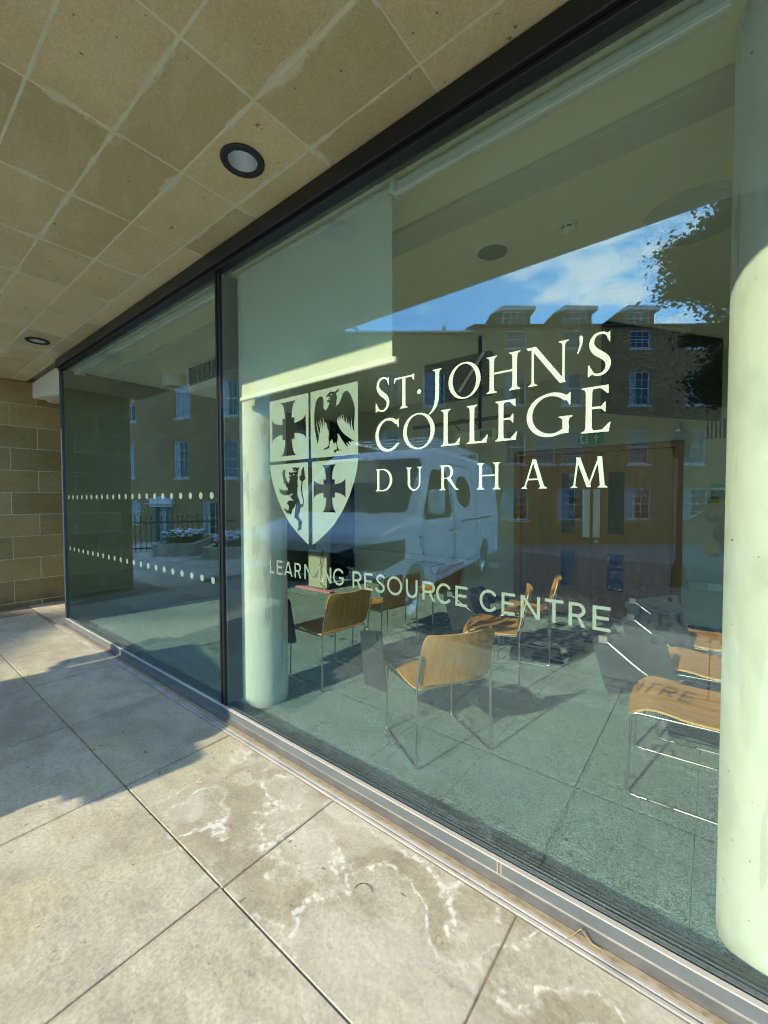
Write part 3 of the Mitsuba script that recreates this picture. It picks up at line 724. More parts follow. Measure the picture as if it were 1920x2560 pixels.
LION = [(-148,-14),(-130,-24),(-117,-17),(-100,-25),(-82,-19),(-88,-35),(-93,-51),(-97,-65),(-108,-70),(-95,-70),(-95,-84),(-100,-93),(-98,-110),(-94,-133),(-101,-134),(-99,-152),(-101,-169),(-95,-185),(-85,-206),(-75,-228),(-64,-232),(-53,-223),(-54,-206),(-63,-183),(-72,-157),(-71,-127),(-64,-99),(-73,-97),(-71,-86),(-77,-98),(-84,-82),(-80,-70),(-67,-66),(-67,-45),(-58,-31),(-42,-18),(-41,-39),(-37,-53),(-38,-65),(-32,-77),(-30,-95),(-38,-90),(-46,-97),(-57,-108),(-61,-127),(-60,-153),(-53,-183),(-44,-206),(-46,-227),(-55,-243),(-68,-248),(-75,-249),(-79,-270),(-93,-294),(-86,-306),(-76,-315),(-62,-328),(-62,-343),(-69,-347),(-67,-360),(-71,-366),(-69,-382),(-77,-374),(-84,-374),(-95,-389),(-97,-375),(-111,-381),(-102,-369),(-93,-363),(-98,-346),(-96,-325),(-105,-320),(-119,-309),(-132,-309),(-128,-297),(-126,-280),(-120,-252),(-116,-228),(-125,-243),(-137,-255),(-150,-264),(-152,-286),(-169,-292),(-174,-281),(-182,-287),(-189,-279),(-201,-285),(-204,-275),(-218,-272),(-212,-265),(-222,-265),(-214,-259),(-227,-259),(-212,-253),(-196,-265),(-179,-264),(-177,-240),(-196,-225),(-181,-211),(-165,-207),(-151,-209),(-134,-212),(-147,-202),(-169,-182),(-150,-179),(-143,-166),(-154,-172),(-172,-174),(-176,-181),(-188,-174),(-199,-182),(-206,-174),(-222,-180),(-245,-168),(-259,-170),(-249,-162),(-268,-160),(-254,-152),(-274,-142),(-241,-143),(-233,-150),(-210,-148),(-189,-151),(-183,-129),(-193,-139),(-200,-129),(-207,-105),(-213,-116),(-221,-107),(-224,-89),(-230,-67),(-245,-44),(-226,-50),(-229,-41),(-241,-25),(-220,-37),(-216,-24),(-207,-31),(-208,-51),(-207,-68),(-194,-93),(-177,-110),(-173,-93),(-162,-84),(-175,-79),(-176,-67),(-163,-71),(-152,-68),(-171,-63),(-176,-48),(-171,-44),(-156,-47),(-101,-46),(-101,-43),(-139,-40),(-137,-36),(-113,-35),(-111,-33),(-139,-32)]
EYE2 = [(-143,-57),(-135,-60),(-126,-57),(-129,-64),(-136,-65)]


def patty(cx, cz, aw, ah, e, sw, sh, n):
    def q(a, s):
        t = np.linspace(0, math.pi / 2, 14)
        return [(e - (e - n) * math.cos(k) ** 0.85, s * 0.9 + (a - s * 0.9) * math.sin(k) ** 1.15) for k in t]
    v = [(x, z) for x, z in q(ah, sh)]
    vert = Polygon([(x, z) for x, z in v] + [(-x, z) for x, z in v[::-1]] + [(-x, -z) for x, z in v] + [(x, -z) for x, z in v[::-1]])
    h = q(aw, sw)
    hor = Polygon([(z, x) for x, z in h] + [(z, -x) for x, z in h[::-1]] + [(-z, -x) for x, z in h] + [(-z, x) for x, z in h[::-1]])
    g = vert.buffer(0).union(hor.buffer(0)).union(sbox(-sw, -sh, sw, sh))
    return affinity.translate(g, cx, cz)


side = [(-352, 4), (-343, -47), (-325, -107), (-290, -184), (-241, -261), (-179, -335), (-106, -393), (-35, -441), (-9, -454)]
ql = Polygon(side + [(-9, 4)])
qr = affinity.scale(ql, -1, 1, origin=(7, 0))
tl, tr = sbox(-346, 26, -5, 381).buffer(3), sbox(19, 26, 361, 381).buffer(3)
c1 = patty(-175, 205, 151, 155, 75, 54, 61, 29)
c2 = patty(156, -145, 120, 126, 59, 43, 48, 22)
Q = {'cross_quarter': tl.difference(c1), 'eagle_quarter': tr.difference(Polygon(EAGLE).buffer(0)).union(Polygon(EYE1)),
     'lion_quarter': ql.difference(Polygon(LION).buffer(0)).union(Polygon(EYE2)), 'cross_quarter_001': qr.difference(c2)}
tag('college_crest', 'pale frosted shield crest on the window quartered with crosses, an eagle and a crowned lion', 'crest')
for k, g in Q.items():
    g = affinity.affine_transform(g, [0.001, 0, 0, 0.001, -1.768, 1.7])
    scene['college_crest__' + k] = mikit.ply(stand(g, 0.005, 0.001), 'mat_vinyl_frost')
# ------------------------------------------------------------------ the room behind the glass
RY, RXR = 4.13, 2.6
tag('floor', kind='structure')
scene['floor__backing'] = mikit.ply(bx(-6.09, RXR, 0.101, 8.0, -0.05, -0.004), 'mat_carpet_gap')
tile = bevel_box(-0.2492, 0.2492, -0.2492, 0.2492, -0.006, 0.0, 0.0015)
td = mikit.ply(tile, 'mat_carpet')
for i in range(-11, 7):
    for j in range(-1, 8):
        x, y = -0.547 + 0.5 * i + 0.25, 0.231 + 0.5 * j + 0.25
        a, b, c, d = max(x - 0.25, -6.07), min(x + 0.25, RXR - 0.01), max(y - 0.25, 0.105), min(y + 0.25, RY - 0.01)
        if b - a < 0.03 or d - c < 0.03:
            continue
        if b - a > 0.499 and d - c > 0.499:
            add('floor__carpet_tile', {**td, 'to_world': T().translate((x, y, 0))}, None)
        else:
            add('floor__carpet_tile', bevel_box(a + 0.0008, b - 0.0008, c + 0.0008, d - 0.0008, -0.006, 0.0, 0.0015), 'mat_carpet')
scene['ceiling'] = mikit.ply(bx(-6.095, RXR, 0.062, 8.0, 3.05, 3.2), 'mat_ceiling_paint')
tag('ceiling', 'plain cream plastered ceiling of the room', kind='structure')
scene['ceiling__dropped_band'] = mikit.ply(bevel_box(-6.0, RXR, 0.42, 0.60, 3.022, 3.049, 0.003), 'mat_ceiling_dark')
scene['wall_back'] = mikit.ply(cat_(bx(-5.2, -2.19, RY, RY + 0.15, 0, 3.05), bx(-0.285, RXR, RY, RY + 0.15, 0, 3.05), bx(-2.19, -0.285, RY, RY + 0.15, 2.14, 3.05)), 'mat_wall_paint')
tag('wall_back', 'cream back wall of the room around the double doors', kind='structure')
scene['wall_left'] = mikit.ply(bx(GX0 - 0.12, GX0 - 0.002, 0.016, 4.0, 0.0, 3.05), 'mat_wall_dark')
tag('wall_left', 'dark painted left side wall of the room', kind='structure')
scene['wall_right'] = mikit.ply(bx(RXR, RXR + 0.15, 0.06, 8, 0, 3.2), 'mat_wall_paint')
tag('wall_right', 'cream right side wall of the room', kind='structure')
scene['lobby_wall'] = mikit.ply(cat_(bx(-6.2, RXR, 8, 8.15, -0.1, 3.2), bx(-6.2, -6.1, 4.31, 8, -0.1, 3.2)), 'mat_carpet_gap')
tag('lobby_wall', 'dark wall of the lobby behind the opening', kind='structure')
scene['wall_back__skirting_trunking'] = mikit.ply(cat_(bevel_box(-5.19, -2.26, RY - 0.05, RY - 0.001, 0.50, 0.60, 0.006), bevel_box(-0.22, RXR - 0.01, RY - 0.05, RY - 0.001, 0.50, 0.60, 0.006)), 'mat_wall_paint')
scene['wall_back__skirting'] = mikit.ply(cat_(bevel_box(-5.19, -2.26, RY - 0.02, RY - 0.0005, 0.0, 0.1, 0.004), bevel_box(-0.22, RXR - 0.01, RY - 0.02, RY - 0.0005, 0.0, 0.1, 0.004)), 'mat_frame_grey')
for x in (-2.95, -2.70, -2.47, 0.02):
    k = add('wall_back__socket', bevel_box(x - 0.07, x + 0.07, RY - 0.058, RY - 0.0505, 0.51, 0.59, 0.003), 'mat_white_metal')

# round columns
for x, y, lb in ((-2.685, 0.322, 'pale green round concrete column beside the black mullion'), (0.225, 0.307, 'pale round concrete column at the right edge, nearest the camera')):
    k = numbered('column')
    tag(k, lb, 'column')
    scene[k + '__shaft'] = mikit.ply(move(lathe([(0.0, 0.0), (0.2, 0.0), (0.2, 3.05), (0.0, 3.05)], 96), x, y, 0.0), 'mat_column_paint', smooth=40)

# blinds
tag('roller_blind', 'half lowered cream roller blind hanging behind the large pane beside the mullion', 'blind')
scene['roller_blind__fabric'] = mikit.ply(bx(-2.55, -1.262, 0.099, 0.101, 2.19, 3.0), 'mat_blind_fabric')
scene['roller_blind__bottom_bar'] = mikit.ply(bevel_box(-2.56, -1.235, 0.086, 0.112, 2.165, 2.195, 0.005), 'mat_white_metal')
scene['roller_blind__roller'] = mikit.ply(tube([(-2.56, 0.13, 3.01), (-1.25, 0.13, 3.01)], 0.035, 20), 'mat_blind_fabric', smooth=40)
for x0, x1, lb in ((-1.235, -0.0, 'fully raised roller blind at the top of the large pane, a slim tube and bar'), (-5.9, -2.83, 'fully raised roller blind at the top of the left pane')):
    k = numbered('raised_blind')
    tag(k, lb, 'blind')
    scene[k + '__roller'] = mikit.ply(tube([(x0, 0.13, 3.013), (x1, 0.13, 3.013)], 0.034, 20), 'mat_blind_fabric', smooth=40)
    scene[k + '__bottom_bar'] = mikit.ply(bevel_box(x0 - 0.015, x1 + 0.01, 0.088, 0.110, 2.962, 2.985, 0.004), 'mat_white_metal')
    scene[k + '__bracket'] = mikit.ply(bevel_box(x0 - 0.02, x0 - 0.004, 0.07, 0.18, 2.97, 3.049, 0.003), 'mat_white_metal')

# ceiling fittings
tag('ceiling_speaker', 'round ceiling speaker with a dark mesh disc in a pale rim', 'speaker')
scene['ceiling_speaker__rim'] = mikit.ply(move(lathe([(0.088, 0.0), (0.094, -0.008), (0.108, -0.004), (0.112, 0.0)], 48), -1.13, 0.97, 3.049), 'mat_white_metal', smooth=40)
scene['ceiling_speaker__grille'] = mikit.ply(move(lathe([(0.0, -0.003), (0.09, -0.003), (0.09, 0.0)], 48), -1.13, 0.97, 3.049), 'mat_grey_grille')
tag('smoke_detector', 'small white smoke detector with dark slots on the ceiling', 'smoke detector')
scene['smoke_detector__base'] = mikit.ply(move(lathe([(0.0, -0.012), (0.05, -0.012), (0.053, 0.0), (0.0, 0.0)], 40), -0.69, 1.0, 3.0485), 'mat_white_metal', smooth=40)
scene['smoke_detector__slots'] = mikit.ply(move(lathe([(0.0, -0.026), (0.036, -0.026), (0.036, -0.012), (0.0, -0.012)], 40), -0.69, 1.0, 3.0485), 'mat_dark_plastic')
scene['smoke_detector__dome'] = mikit.ply(cat_(move(lathe([(0.0, -0.05), (0.012, -0.048), (0.03, -0.036), (0.041, -0.026), (0.041, -0.023), (0.0, -0.023)], 40), -0.69, 1.0, 3.0485), *[move(bx(-0.004, 0.004, 0.032, 0.042, -0.026, -0.012).apply_transform(rotz(a)), -0.69, 1.0, 3.0485) for a in np.arange(6) * math.pi / 3]), 'mat_white_metal', smooth=40)
tag('ceiling_disc', 'large shallow round plaster disc on the ceiling near the right column', 'ceiling disc')
scene['ceiling_disc'] = mikit.ply(move(lathe([(0.0, -0.04), (0.23, -0.04), (0.245, -0.034), (0.25, 0.0), (0.0, 0.0)], 72), -0.12, 1.33, 3.0495), 'mat_ceiling_dark', smooth=40)
tag('ceiling_cassette', 'pale boxy air unit with a dark slatted grille under the ceiling behind the left pane', 'air unit')
scene['ceiling_cassette__case'] = mikit.ply(bevel_box(-4.85, -3.95, 0.85, 1.75, 2.74, 3.045, 0.05), 'mat_white_metal')
scene['ceiling_cassette__grille'] = mikit.ply(bx(-4.75, -4.05, 0.844, 0.8495, 2.79, 2.99), 'mat_dark_plastic')
for k in range(7):
    add('ceiling_cassette__slat', bx(-4.74 + 0.098 * k, -4.73 + 0.098 * k, 0.838, 0.8435, 2.79, 2.99), 'mat_grey_grille')
tag('ceiling_spot', 'round surface mounted pale spotlight drum on the ceiling behind the left pane', 'ceiling light')
scene['ceiling_spot__drum'] = mikit.ply(move(lathe([(0.0, 0.0), (0.15, 0.0), (0.15, -0.14), (0.125, -0.15), (0.12, -0.13), (0.0, -0.13)], 40), -5.35, 0.98, 3.0495), 'mat_white_metal', smooth=40)
scene['ceiling_spot__lens'] = mikit.ply(move(lathe([(0.0, -0.135), (0.119, -0.135), (0.119, -0.132)], 40), -5.35, 0.98, 3.0495), 'mat_grey_grille')

# projector on its pole
k = tag('ceiling_projector', 'pale projector hanging from the ceiling on a black arm, with black cables', 'projector')
pj = (-1.80, 2.2, 2.12)
scene[k + '__case'] = mikit.ply(bevel_box(-2.0, -1.58, 2.05, 2.38, 2.03, 2.15, 0.02), 'mat_wall_paint')
for q in range(6):
    add(k + '__vent', bx(-1.72 + 0.02 * q, -1.71 + 0.02 * q, 2.046, 2.0495, 2.06, 2.12), 'mat_dark_plastic')
scene[k + '__arm'] = mikit.ply(cat_(tube([(-1.8, 2.2, 2.15), (-1.8, 2.2, 3.045)], 0.02, 12), bx(-2.55, -1.5, 2.16, 2.20, 2.24, 2.27)), 'mat_dark_plastic', smooth=40)
scene[k + '__cable'] = mikit.ply(tube(fillet([(-1.95, 2.1, 2.15), (-2.0, 2.05, 2.22), (-1.9, 2.0, 2.25), (-1.75, 2.05, 2.2), (-1.7, 2.1, 2.1)], 0.08), 0.007, 6), 'mat_cable', smooth=True)
k = tag('ceiling_box', 'dark open equipment box under the ceiling with a looped black cable and a slanted rod', 'equipment box')
scene[k + '__case'] = mikit.ply(bevel_box(-2.05, -1.42, 1.6, 1.66, 2.33, 2.68, 0.01), 'mat_dark_plastic')
scene[k + '__cable'] = mikit.ply(tube(fillet([(-1.72, 1.575, 2.6), (-1.82, 1.57, 2.58), (-1.83, 1.57, 2.42), (-1.7, 1.57, 2.42), (-1.66, 1.575, 2.46)], 0.08), 0.008, 6), 'mat_cable', smooth=True)
scene[k + '__rod'] = mikit.ply(tube([(-1.68, 1.56, 2.38), (-1.46, 1.56, 2.66)], 0.014, 10), 'mat_steel', smooth=True)

# double doors
D = 'double_door'
tag(D, 'brown wooden double doors with narrow glazed panels and steel push plates', 'door')
scene[D + '__frame'] = mikit.ply(cat_(bevel_box(-2.19, -2.10, RY - 0.03, RY + 0.12, 0, 2.13, 0.004), bevel_box(-0.375, -0.285, RY - 0.03, RY + 0.12, 0, 2.13, 0.004), bevel_box(-2.0995, -0.3755, RY - 0.03, RY + 0.12, 2.07, 2.13, 0.004)), 'mat_door_wood')
for n, (a, b, wx) in enumerate(((-2.097, -1.218, (-1.575, -1.402)), (-1.214, -0.378, (-1.032, -0.857)))):
    leaf = m3.Manifold.cube((b - a, 0.045, 2.055)).translate((a, RY + 0.01, 0.008))
    for z0, z1 in ((1.058, 1.817), (0.37, 0.82)):
        leaf = leaf - m3.Manifold.cube((wx[1] - wx[0], 0.2, z1 - z0)).translate((wx[0], RY - 0.05, z0))
    k = add(D + '__leaf', tm(leaf), 'mat_door_wood')
    for z0, z1 in ((1.058, 1.817), (0.37, 0.82)):
        add(k + '__glass', bx(wx[0] + 0.001, wx[1] - 0.001, RY + 0.026, RY + 0.034, z0 + 0.001, z1 - 0.001), 'mat_car_glass')
    px = (-1.317, -1.235) if n == 0 else (-1.197, -1.119)
    add(k + '__push_plate', bevel_box(px[0], px[1], RY + 0.006, RY + 0.0095, 1.01, 1.61, 0.001), 'mat_steel')
    if n == 1:
        add(k + '__lock', bevel_box(-1.18, -1.13, RY + 0.002, RY + 0.0095, 0.945, 0.985, 0.003), 'mat_steel')
# exit sign
k = tag('exit_sign', 'green emergency exit sign with a running figure and an arrow above the doors', 'sign')
scene[k + '__plate'] = mikit.ply(bevel_box(-1.372, -1.094, RY - 0.02, RY - 0.001, 2.17, 2.30, 0.003), 'mat_sign_green')
fig = unary_union([Point(-1.292, 2.275).buffer(0.011), vs([(-1.302, 2.258), (-1.306, 2.228)], 0.024), vs([(-1.306, 2.226), (-1.288, 2.212), (-1.286, 2.188)], 0.012), vs([(-1.308, 2.226), (-1.318, 2.205), (-1.336, 2.203)], 0.012), vs([(-1.298, 2.256), (-1.284, 2.242), (-1.274, 2.248)], 0.009), vs([(-1.304, 2.256), (-1.322, 2.25), (-1.326, 2.236)], 0.009)])
door_ = sbox(-1.352, 2.18, -1.262, 2.29).difference(fig.buffer(0.003))
arrow = unary_union([sbox(-1.178, 2.185, -1.158, 2.25), Polygon([(-1.207, 2.238), (-1.168, 2.284), (-1.129, 2.238), (-1.143, 2.238), (-1.168, 2.258), (-1.193, 2.238)])])
scene[k + '__symbol'] = mikit.ply(stand(door_.union(arrow), RY - 0.0202, 0.0008), 'mat_sign_white')
# notices at the right of the door
k = tag('wall_notice', 'small blue and yellow safety notice on the wall right of the doors', 'notice')
scene[k + '__board'] = mikit.ply(cat_(bx(-0.045, 0.13, RY - 0.006, RY - 0.001, 1.49, 1.585)), 'mat_sign_blue')
scene[k + '__header'] = mikit.ply(bx(-0.045, 0.13, RY - 0.006, RY - 0.001, 1.607, 1.64), 'mat_sign_green')
scene[k + '__strip'] = mikit.ply(bx(-0.045, 0.13, RY - 0.006, RY - 0.001, 1.586, 1.606), 'mat_sign_white')
scene[k + '__footer'] = mikit.ply(bx(-0.04, 0.125, RY - 0.006, RY - 0.001, 1.445, 1.487), 'mat_sign_yellow')
scene[k + '__line'] = mikit.ply(cat_(*[bx(-0.02, 0.1 - 0.03 * (q % 2), RY - 0.0068, RY - 0.0062, 1.572 - 0.022 * q, 1.576 - 0.022 * q) for q in range(4)]), 'mat_sign_white')
k = tag('door_plate', 'small pale plate with a dark dot on the wall left of the doors', 'plate')
scene[k + '__board'] = mikit.ply(bevel_box(-2.44, -2.28, RY - 0.008, RY - 0.001, 1.575, 1.625, 0.002), 'mat_wall_paint')
scene[k + '__dot'] = mikit.ply(bx(-2.385, -2.365, RY - 0.0095, RY - 0.0085, 1.595, 1.608), 'mat_text_black')
k = tag('wall_vent', 'dark slotted vent grille high on the back wall by the right column', 'vent')
scene[k + '__recess'] = mikit.ply(bx(-0.11, 0.3, RY - 0.004, RY - 0.001, 2.13, 2.33), 'mat_dark_plastic')
for q in range(12):
    add(k + '__slat', bx(-0.11 + 0.035 * q, -0.09 + 0.035 * q, RY - 0.016, RY - 0.0045, 2.13, 2.33), 'mat_wall_paint')
# television
k = tag('television', 'large black wall television angled towards the window at upper right', 'television')
a34 = math.radians(34.6)
M = np.eye(4); M[:3, 0] = (math.sin(a34), math.cos(a34), 0); M[:3, 1] = (-math.cos(a34), math.sin(a34), 0); M[:3, 3] = (-0.775, 2.55, 2.255)
for nm, m, mt in (('case', bevel_box(0, 1.42, -0.0, 0.06, 0, 0.79, 0.006), 'mat_dark_plastic'), ('screen', bx(0.018, 1.402, -0.003, -0.0005, 0.03, 0.775), 'mat_screen_black'), ('bracket', bx(0.6, 0.8, 0.061, 0.5, 0.3, 0.45), 'mat_dark_plastic')):
    scene[k + '__' + nm] = mikit.ply(xf(m, M), mt)
# pale upright panel with cables, and the pink strip on the floor
k = tag('pale_panel', 'low pale upright panel with a rounded top corner and thin cables hanging over it', 'panel')
pn = Polygon([(-5.42, 0.02), (-4.98, 0.02), (-4.98, 0.62), (-5.42, 0.66)]).buffer(-0.03).buffer(0.03)
scene[k + '__board'] = mikit.ply(stand(pn, 3.26, 0.05), 'mat_panel_grey')
scene[k + '__cable'] = mikit.ply(tube(fillet([(-5.08, 3.19, 0.66), (-5.1, 3.18, 0.4), (-5.2, 3.18, 0.22), (-5.35, 3.18, 0.18), (-5.42, 3.18, 0.32)], 0.1), 0.005, 6), 'mat_cable', smooth=True)
scene[k + '__cable_001'] = mikit.ply(tube(fillet([(-5.06, 3.19, 0.66), (-5.05, 3.17, 0.3), (-5.12, 3.17, 0.12), (-5.0, 3.17, 0.05)], 0.1), 0.005, 6), 'mat_cable', smooth=True)
scene[k + '__grommet'] = mikit.ply(xf(lathe([(0.012, 0), (0.035, 0), (0.035, 0.01), (0.012, 0.01), (0.012, 0)], 20), np.array([[1, 0, 0, -5.07], [0, 0, -1, 3.205], [0, 1, 0, 0.16], [0, 0, 0, 1.0]])), 'mat_white_metal')
tag('pink_strip', 'pink vinyl strip on the carpet at the foot of the pale panel', 'floor strip')
scene['pink_strip'] = mikit.ply(bx(-5.6, -4.75, 3.05, 3.14, 0.0005, 0.03), 'mat_pink_vinyl')
k = tag('hanging_plug', 'thin black cable with a plug hanging against the pale back wall', 'cable')
scene[k] = mikit.ply(cat_(tube(fillet([(-3.74, RY - 0.012, 0.86), (-3.73, RY - 0.012, 0.7), (-3.6, RY - 0.03, 0.45), (-3.5, RY - 0.03, 0.3)], 0.1), 0.006, 6), bevel_box(-3.765, -3.715, RY - 0.02, RY - 0.001, 0.85, 0.9, 0.005)), 'mat_cable')

# ------------------------------------------------------------------ chairs
def sheet(P, t):
    """A curved plate of thickness t from an (n, m, 3) grid, with its uv."""
    n, m = P.shape[:2]
    du, dv = np.gradient(P, axis=0), np.gradient(P, axis=1)
    N = np.cross(du, dv); N /= np.linalg.norm(N, axis=-1, keepdims=True)
    A, B = P + N * t / 2, P - N * t / 2
    uu, vv = np.meshgrid(np.linspace(0, 1, n), np.linspace(0, 1, m), indexing='ij')
    v = np.vstack([A.reshape(-1, 3), B.reshape(-1, 3)])
    i, j = np.meshgrid(np.arange(n - 1), np.arange(m - 1), indexing='ij')
    a = (i * m + j).ravel()
    f = np.vstack([np.stack([a, a + m, a + m + 1], 1), np.stack([a, a + m + 1, a + 1], 1)])
    f2 = f[:, ::-1] + n * m
    uv = np.vstack([np.stack([uu.ravel(), vv.ravel()], 1)] * 2)
    rim = [(i, 0) for i in range(n)] + [(n - 1, j) for j in range(1, m)] + [(i, m - 1) for i in range(n - 2, -1, -1)] + [(0, j) for j in range(m - 2, 0, -1)]
    e = np.array([i * m + j for i, j in rim])
    ev = np.vstack([v[e], v[e + n * m]])
    k = len(e); ef = []
    for q in range(k):
        w = (q + 1) % k
        ef += [(q, w, w + k), (q, w + k, q + k)]
    return trimesh.Trimesh(v, np.vstack([f, f2]), process=False), uv, trimesh.Trimesh(ev, ef, process=False)


def rounded_grid(wf, n, m, corner):
    """(s, t) in the unit square squeezed to round the corners at the two ends of t."""
    s, t = np.meshgrid(np.linspace(-1, 1, n), np.linspace(0, 1, m), indexing='ij')
    return s, t


n_, m_ = 25, 22
s, t = np.meshgrid(np.linspace(-1, 1, n_), np.linspace(0, 1, m_), indexing='ij')
# seat: t = 0 rear .. 1 front
half = 0.232 * np.where(t > 0.86, np.sqrt(np.maximum(0, 1 - ((t - 0.86) / 0.16) ** 2)) * 0.28 + 0.72, 1.0) * np.where(t < 0.1, 0.94 + 0.6 * t, 1.0)
yy = -0.205 + 0.43 * t - 0.01 * s * s * (t > 0.5)
zz = 0.445 - 0.016 * np.exp(-((t - 0.3) / 0.28) ** 2) * (1 - 0.6 * s * s) + 0.012 * np.exp(-((t - 0.72) / 0.2) ** 2) - 0.05 * np.clip((t - 0.8) / 0.2, 0, 1) ** 2
SEAT = sheet(np.stack([s * half, yy, zz], -1), 0.010)
# back: t = 0 bottom .. 1 top
halfb = 0.232 * np.where(t > 0.72, np.sqrt(np.maximum(0, 1 - ((t - 0.72) / 0.30) ** 2)) * 0.2 + 0.80, 1.0) * np.where(t < 0.12, 0.93 + 0.6 * t, 1.0)
zb_ = 0.472 + 0.298 * t - 0.012 * (1 - s * s) * np.clip(t - 0.6, 0, 1)
yb_ = -0.215 - 0.075 * t ** 1.25 - 0.035 * (1 - s * s) + 0.02 * np.clip(t - 0.75, 0, 1)
BACK = sheet(np.stack([s * halfb, yb_, zb_], -1), 0.009)


def leg_frame(sx):
    x = sx * 0.243
    p = fillet([(x, -0.272, 0.66), (x, -0.232, 0.5), (x, -0.219, 0.42), (x, -0.222, 0.0075), (x, 0.222, 0.0075), (x * 0.97, 0.205, 0.425), (x * 0.93, -0.20, 0.428)], 0.03)
    return tube(p, 0.0066, 8)


def rods():
    a = [tube([(-0.23, y, 0.424), (0.23, y, 0.424)], 0.0048, 8) for y in (-0.16, 0.15)]
    return cat_(*a)


def link(sx):
    x = sx * 0.243
    return cat_(tube(fillet([(x, 0.03, 0.01), (x + sx * 0.045, 0.03, 0.03), (x + sx * 0.045, 0.13, 0.03), (x, 0.13, 0.01)], 0.02), 0.004, 6), *[bevel_box(x - 0.009, x + 0.009, y - 0.012, y + 0.012, 0.0, 0.013, 0.003) for y in (-0.17, 0.17)])


def tablet_mesh(sd, tilt=0.27):
    g = sbox(-0.2, -0.175, 0.2, 0.175).buffer(-0.03).buffer(0.03).difference(sbox(0.135, 0.125, 0.15, 0.15).buffer(0.008))
    m = extrude(g, 0.011)
    # local x -> chair forward, local y -> up
    M = np.array([[0, 0, sd, sd * 0.325], [-math.cos(tilt), math.sin(tilt), 0, 0.235], [math.sin(tilt), math.cos(tilt), 0, 0.475], [0, 0, 0, 1.0]])
    m.apply_transform(M)
    if np.linalg.det(M[:3, :3]) < 0:
        m.invert()
    return m


PLY = {}
def shared(name, fn):
    if name not in PLY:
        PLY[name] = fn()
    return PLY[name]


def chair(x, y, f, lb, tablet=0, deploy=False):
    f = np.array(f, float); f /= np.linalg.norm(f)
    M = np.eye(4); M[:2, 0] = (f[1], -f[0]); M[:2, 1] = f; M[:3, 3] = (x, y, 0)
    W_ = T4(M)
    k = tag(numbered('wooden_chair'), lb, 'chair', 'wooden chairs in the room')
    P = lambda nm, d: scene.__setitem__(k + '__' + nm, {**d, 'to_world': W_})
    P('seat', shared('seat', lambda: mikit.ply(SEAT[0], 'mat_veneer', smooth=True, uv=SEAT[1])))
    P('seat__edge', shared('seat_e', lambda: mikit.ply(SEAT[2], 'mat_ply_edge')))
    P('backrest', shared('back', lambda: mikit.ply(BACK[0], 'mat_veneer', smooth=True, uv=BACK[1])))
    P('backrest__edge', shared('back_e', lambda: mikit.ply(BACK[2], 'mat_ply_edge')))
    P('leg_frame', shared('legl', lambda: mikit.ply(leg_frame(-1), 'mat_chrome', smooth=50)))
    P('leg_frame_001', shared('legr', lambda: mikit.ply(leg_frame(1), 'mat_chrome', smooth=50)))
    P('seat_rod', shared('rods', lambda: mikit.ply(rods(), 'mat_chrome', smooth=50)))
    P('link', shared('linkl', lambda: mikit.ply(link(-1), 'mat_chrome', smooth=50)))
    P('link_001', shared('linkr', lambda: mikit.ply(link(1), 'mat_chrome', smooth=50)))
    if tablet:
        s_ = tablet
        if deploy:
            P('writing_tablet', shared(f'tabd{s_}', lambda: mikit.ply(move(extrude(sbox(-0.17, -0.2, 0.17, 0.2).buffer(-0.03).buffer(0.03), 0.011), s_ * 0.2, 0.3, 0.67), 'mat_tablet')))
            P('tablet_arm', shared(f'armd{s_}', lambda: mikit.ply(tube(fillet([(s_ * 0.25, 0.05, 0.42), (s_ * 0.3, 0.1, 0.55), (s_ * 0.26, 0.22, 0.668)], 0.05), 0.006, 8), 'mat_chrome', smooth=50)))
        else:
            P('writing_tablet', shared(f'tab{s_}', lambda: mikit.ply(tablet_mesh(s_), 'mat_tablet')))
            P('tablet_arm', shared(f'arm{s_}', lambda: mikit.ply(tube(fillet([(s_ * 0.245, 0.12, 0.425), (s_ * 0.26, 0.2, 0.47), (s_ * 0.315, 0.40, 0.60)], 0.04), 0.0065, 8), 'mat_chrome', smooth=50)))
            P('tablet_hinge', shared(f'hin{s_}', lambda: mikit.ply(bevel_box(min(s_ * 0.3, s_ * 0.322), max(s_ * 0.3, s_ * 0.322), 0.375, 0.435, 0.575, 0.63, 0.006), 'mat_chrome')))
    return k


chair(-1.338, 0.641, (-0.867, 0.498), 'wooden chair nearest the glass, its sunlit back to the camera mid pane', tablet=-1)
chair(-2.558, 0.911, (-0.99, 0.10), 'wooden chair just right of the mullion column with a half shaded back', tablet=-1)
chair(-2.62, 1.75, (-0.98, 0.15), 'dark backed wooden chair behind the letters SOUR, second in the left row', tablet=1)
chair(-2.61, 2.66, (-0.98, 0.19), 'wooden chair at the back by the pale wall with its black tablet folded out flat', tablet=1, deploy=True)
chair(-1.46, 1.74, (-0.94, -0.35), 'wooden chair seen edge on behind the letters CENT, nearer of the pair', tablet=1)
chair(-1.42, 2.40, (-0.94, -0.30), 'wooden chair seen edge on behind the letter T, farther of the pair before the doors')
chair(-0.125, 1.085, (-0.995, -0.06), 'nearest right hand wooden chair whose seat carries the shadow of the letters NTRE', tablet=1)
chair(-0.06, 1.76, (-0.99, -0.08), 'middle wooden chair of the right hand row, mostly behind a black tablet', tablet=1)
chair(-0.12, 2.36, (-0.99, -0.1), 'farthest wooden chair of the right hand row, its seat striped with shadow', tablet=1)

# ------------------------------------------------------------------ white van
VO, va = np.array([-3.69, -1.61]), math.radians(-11.5)
ey = np.array([math.sin(va), -math.cos(va)])           # towards the van's rear
ex = np.array([-ey[1], ey[0]])                         # towards the van's side seen in the glass
VM = frame2d(VO, ex, ey)
V = 'panel_van'
tag(V, 'white panel van with a roof rack parked nose towards the window', 'van')


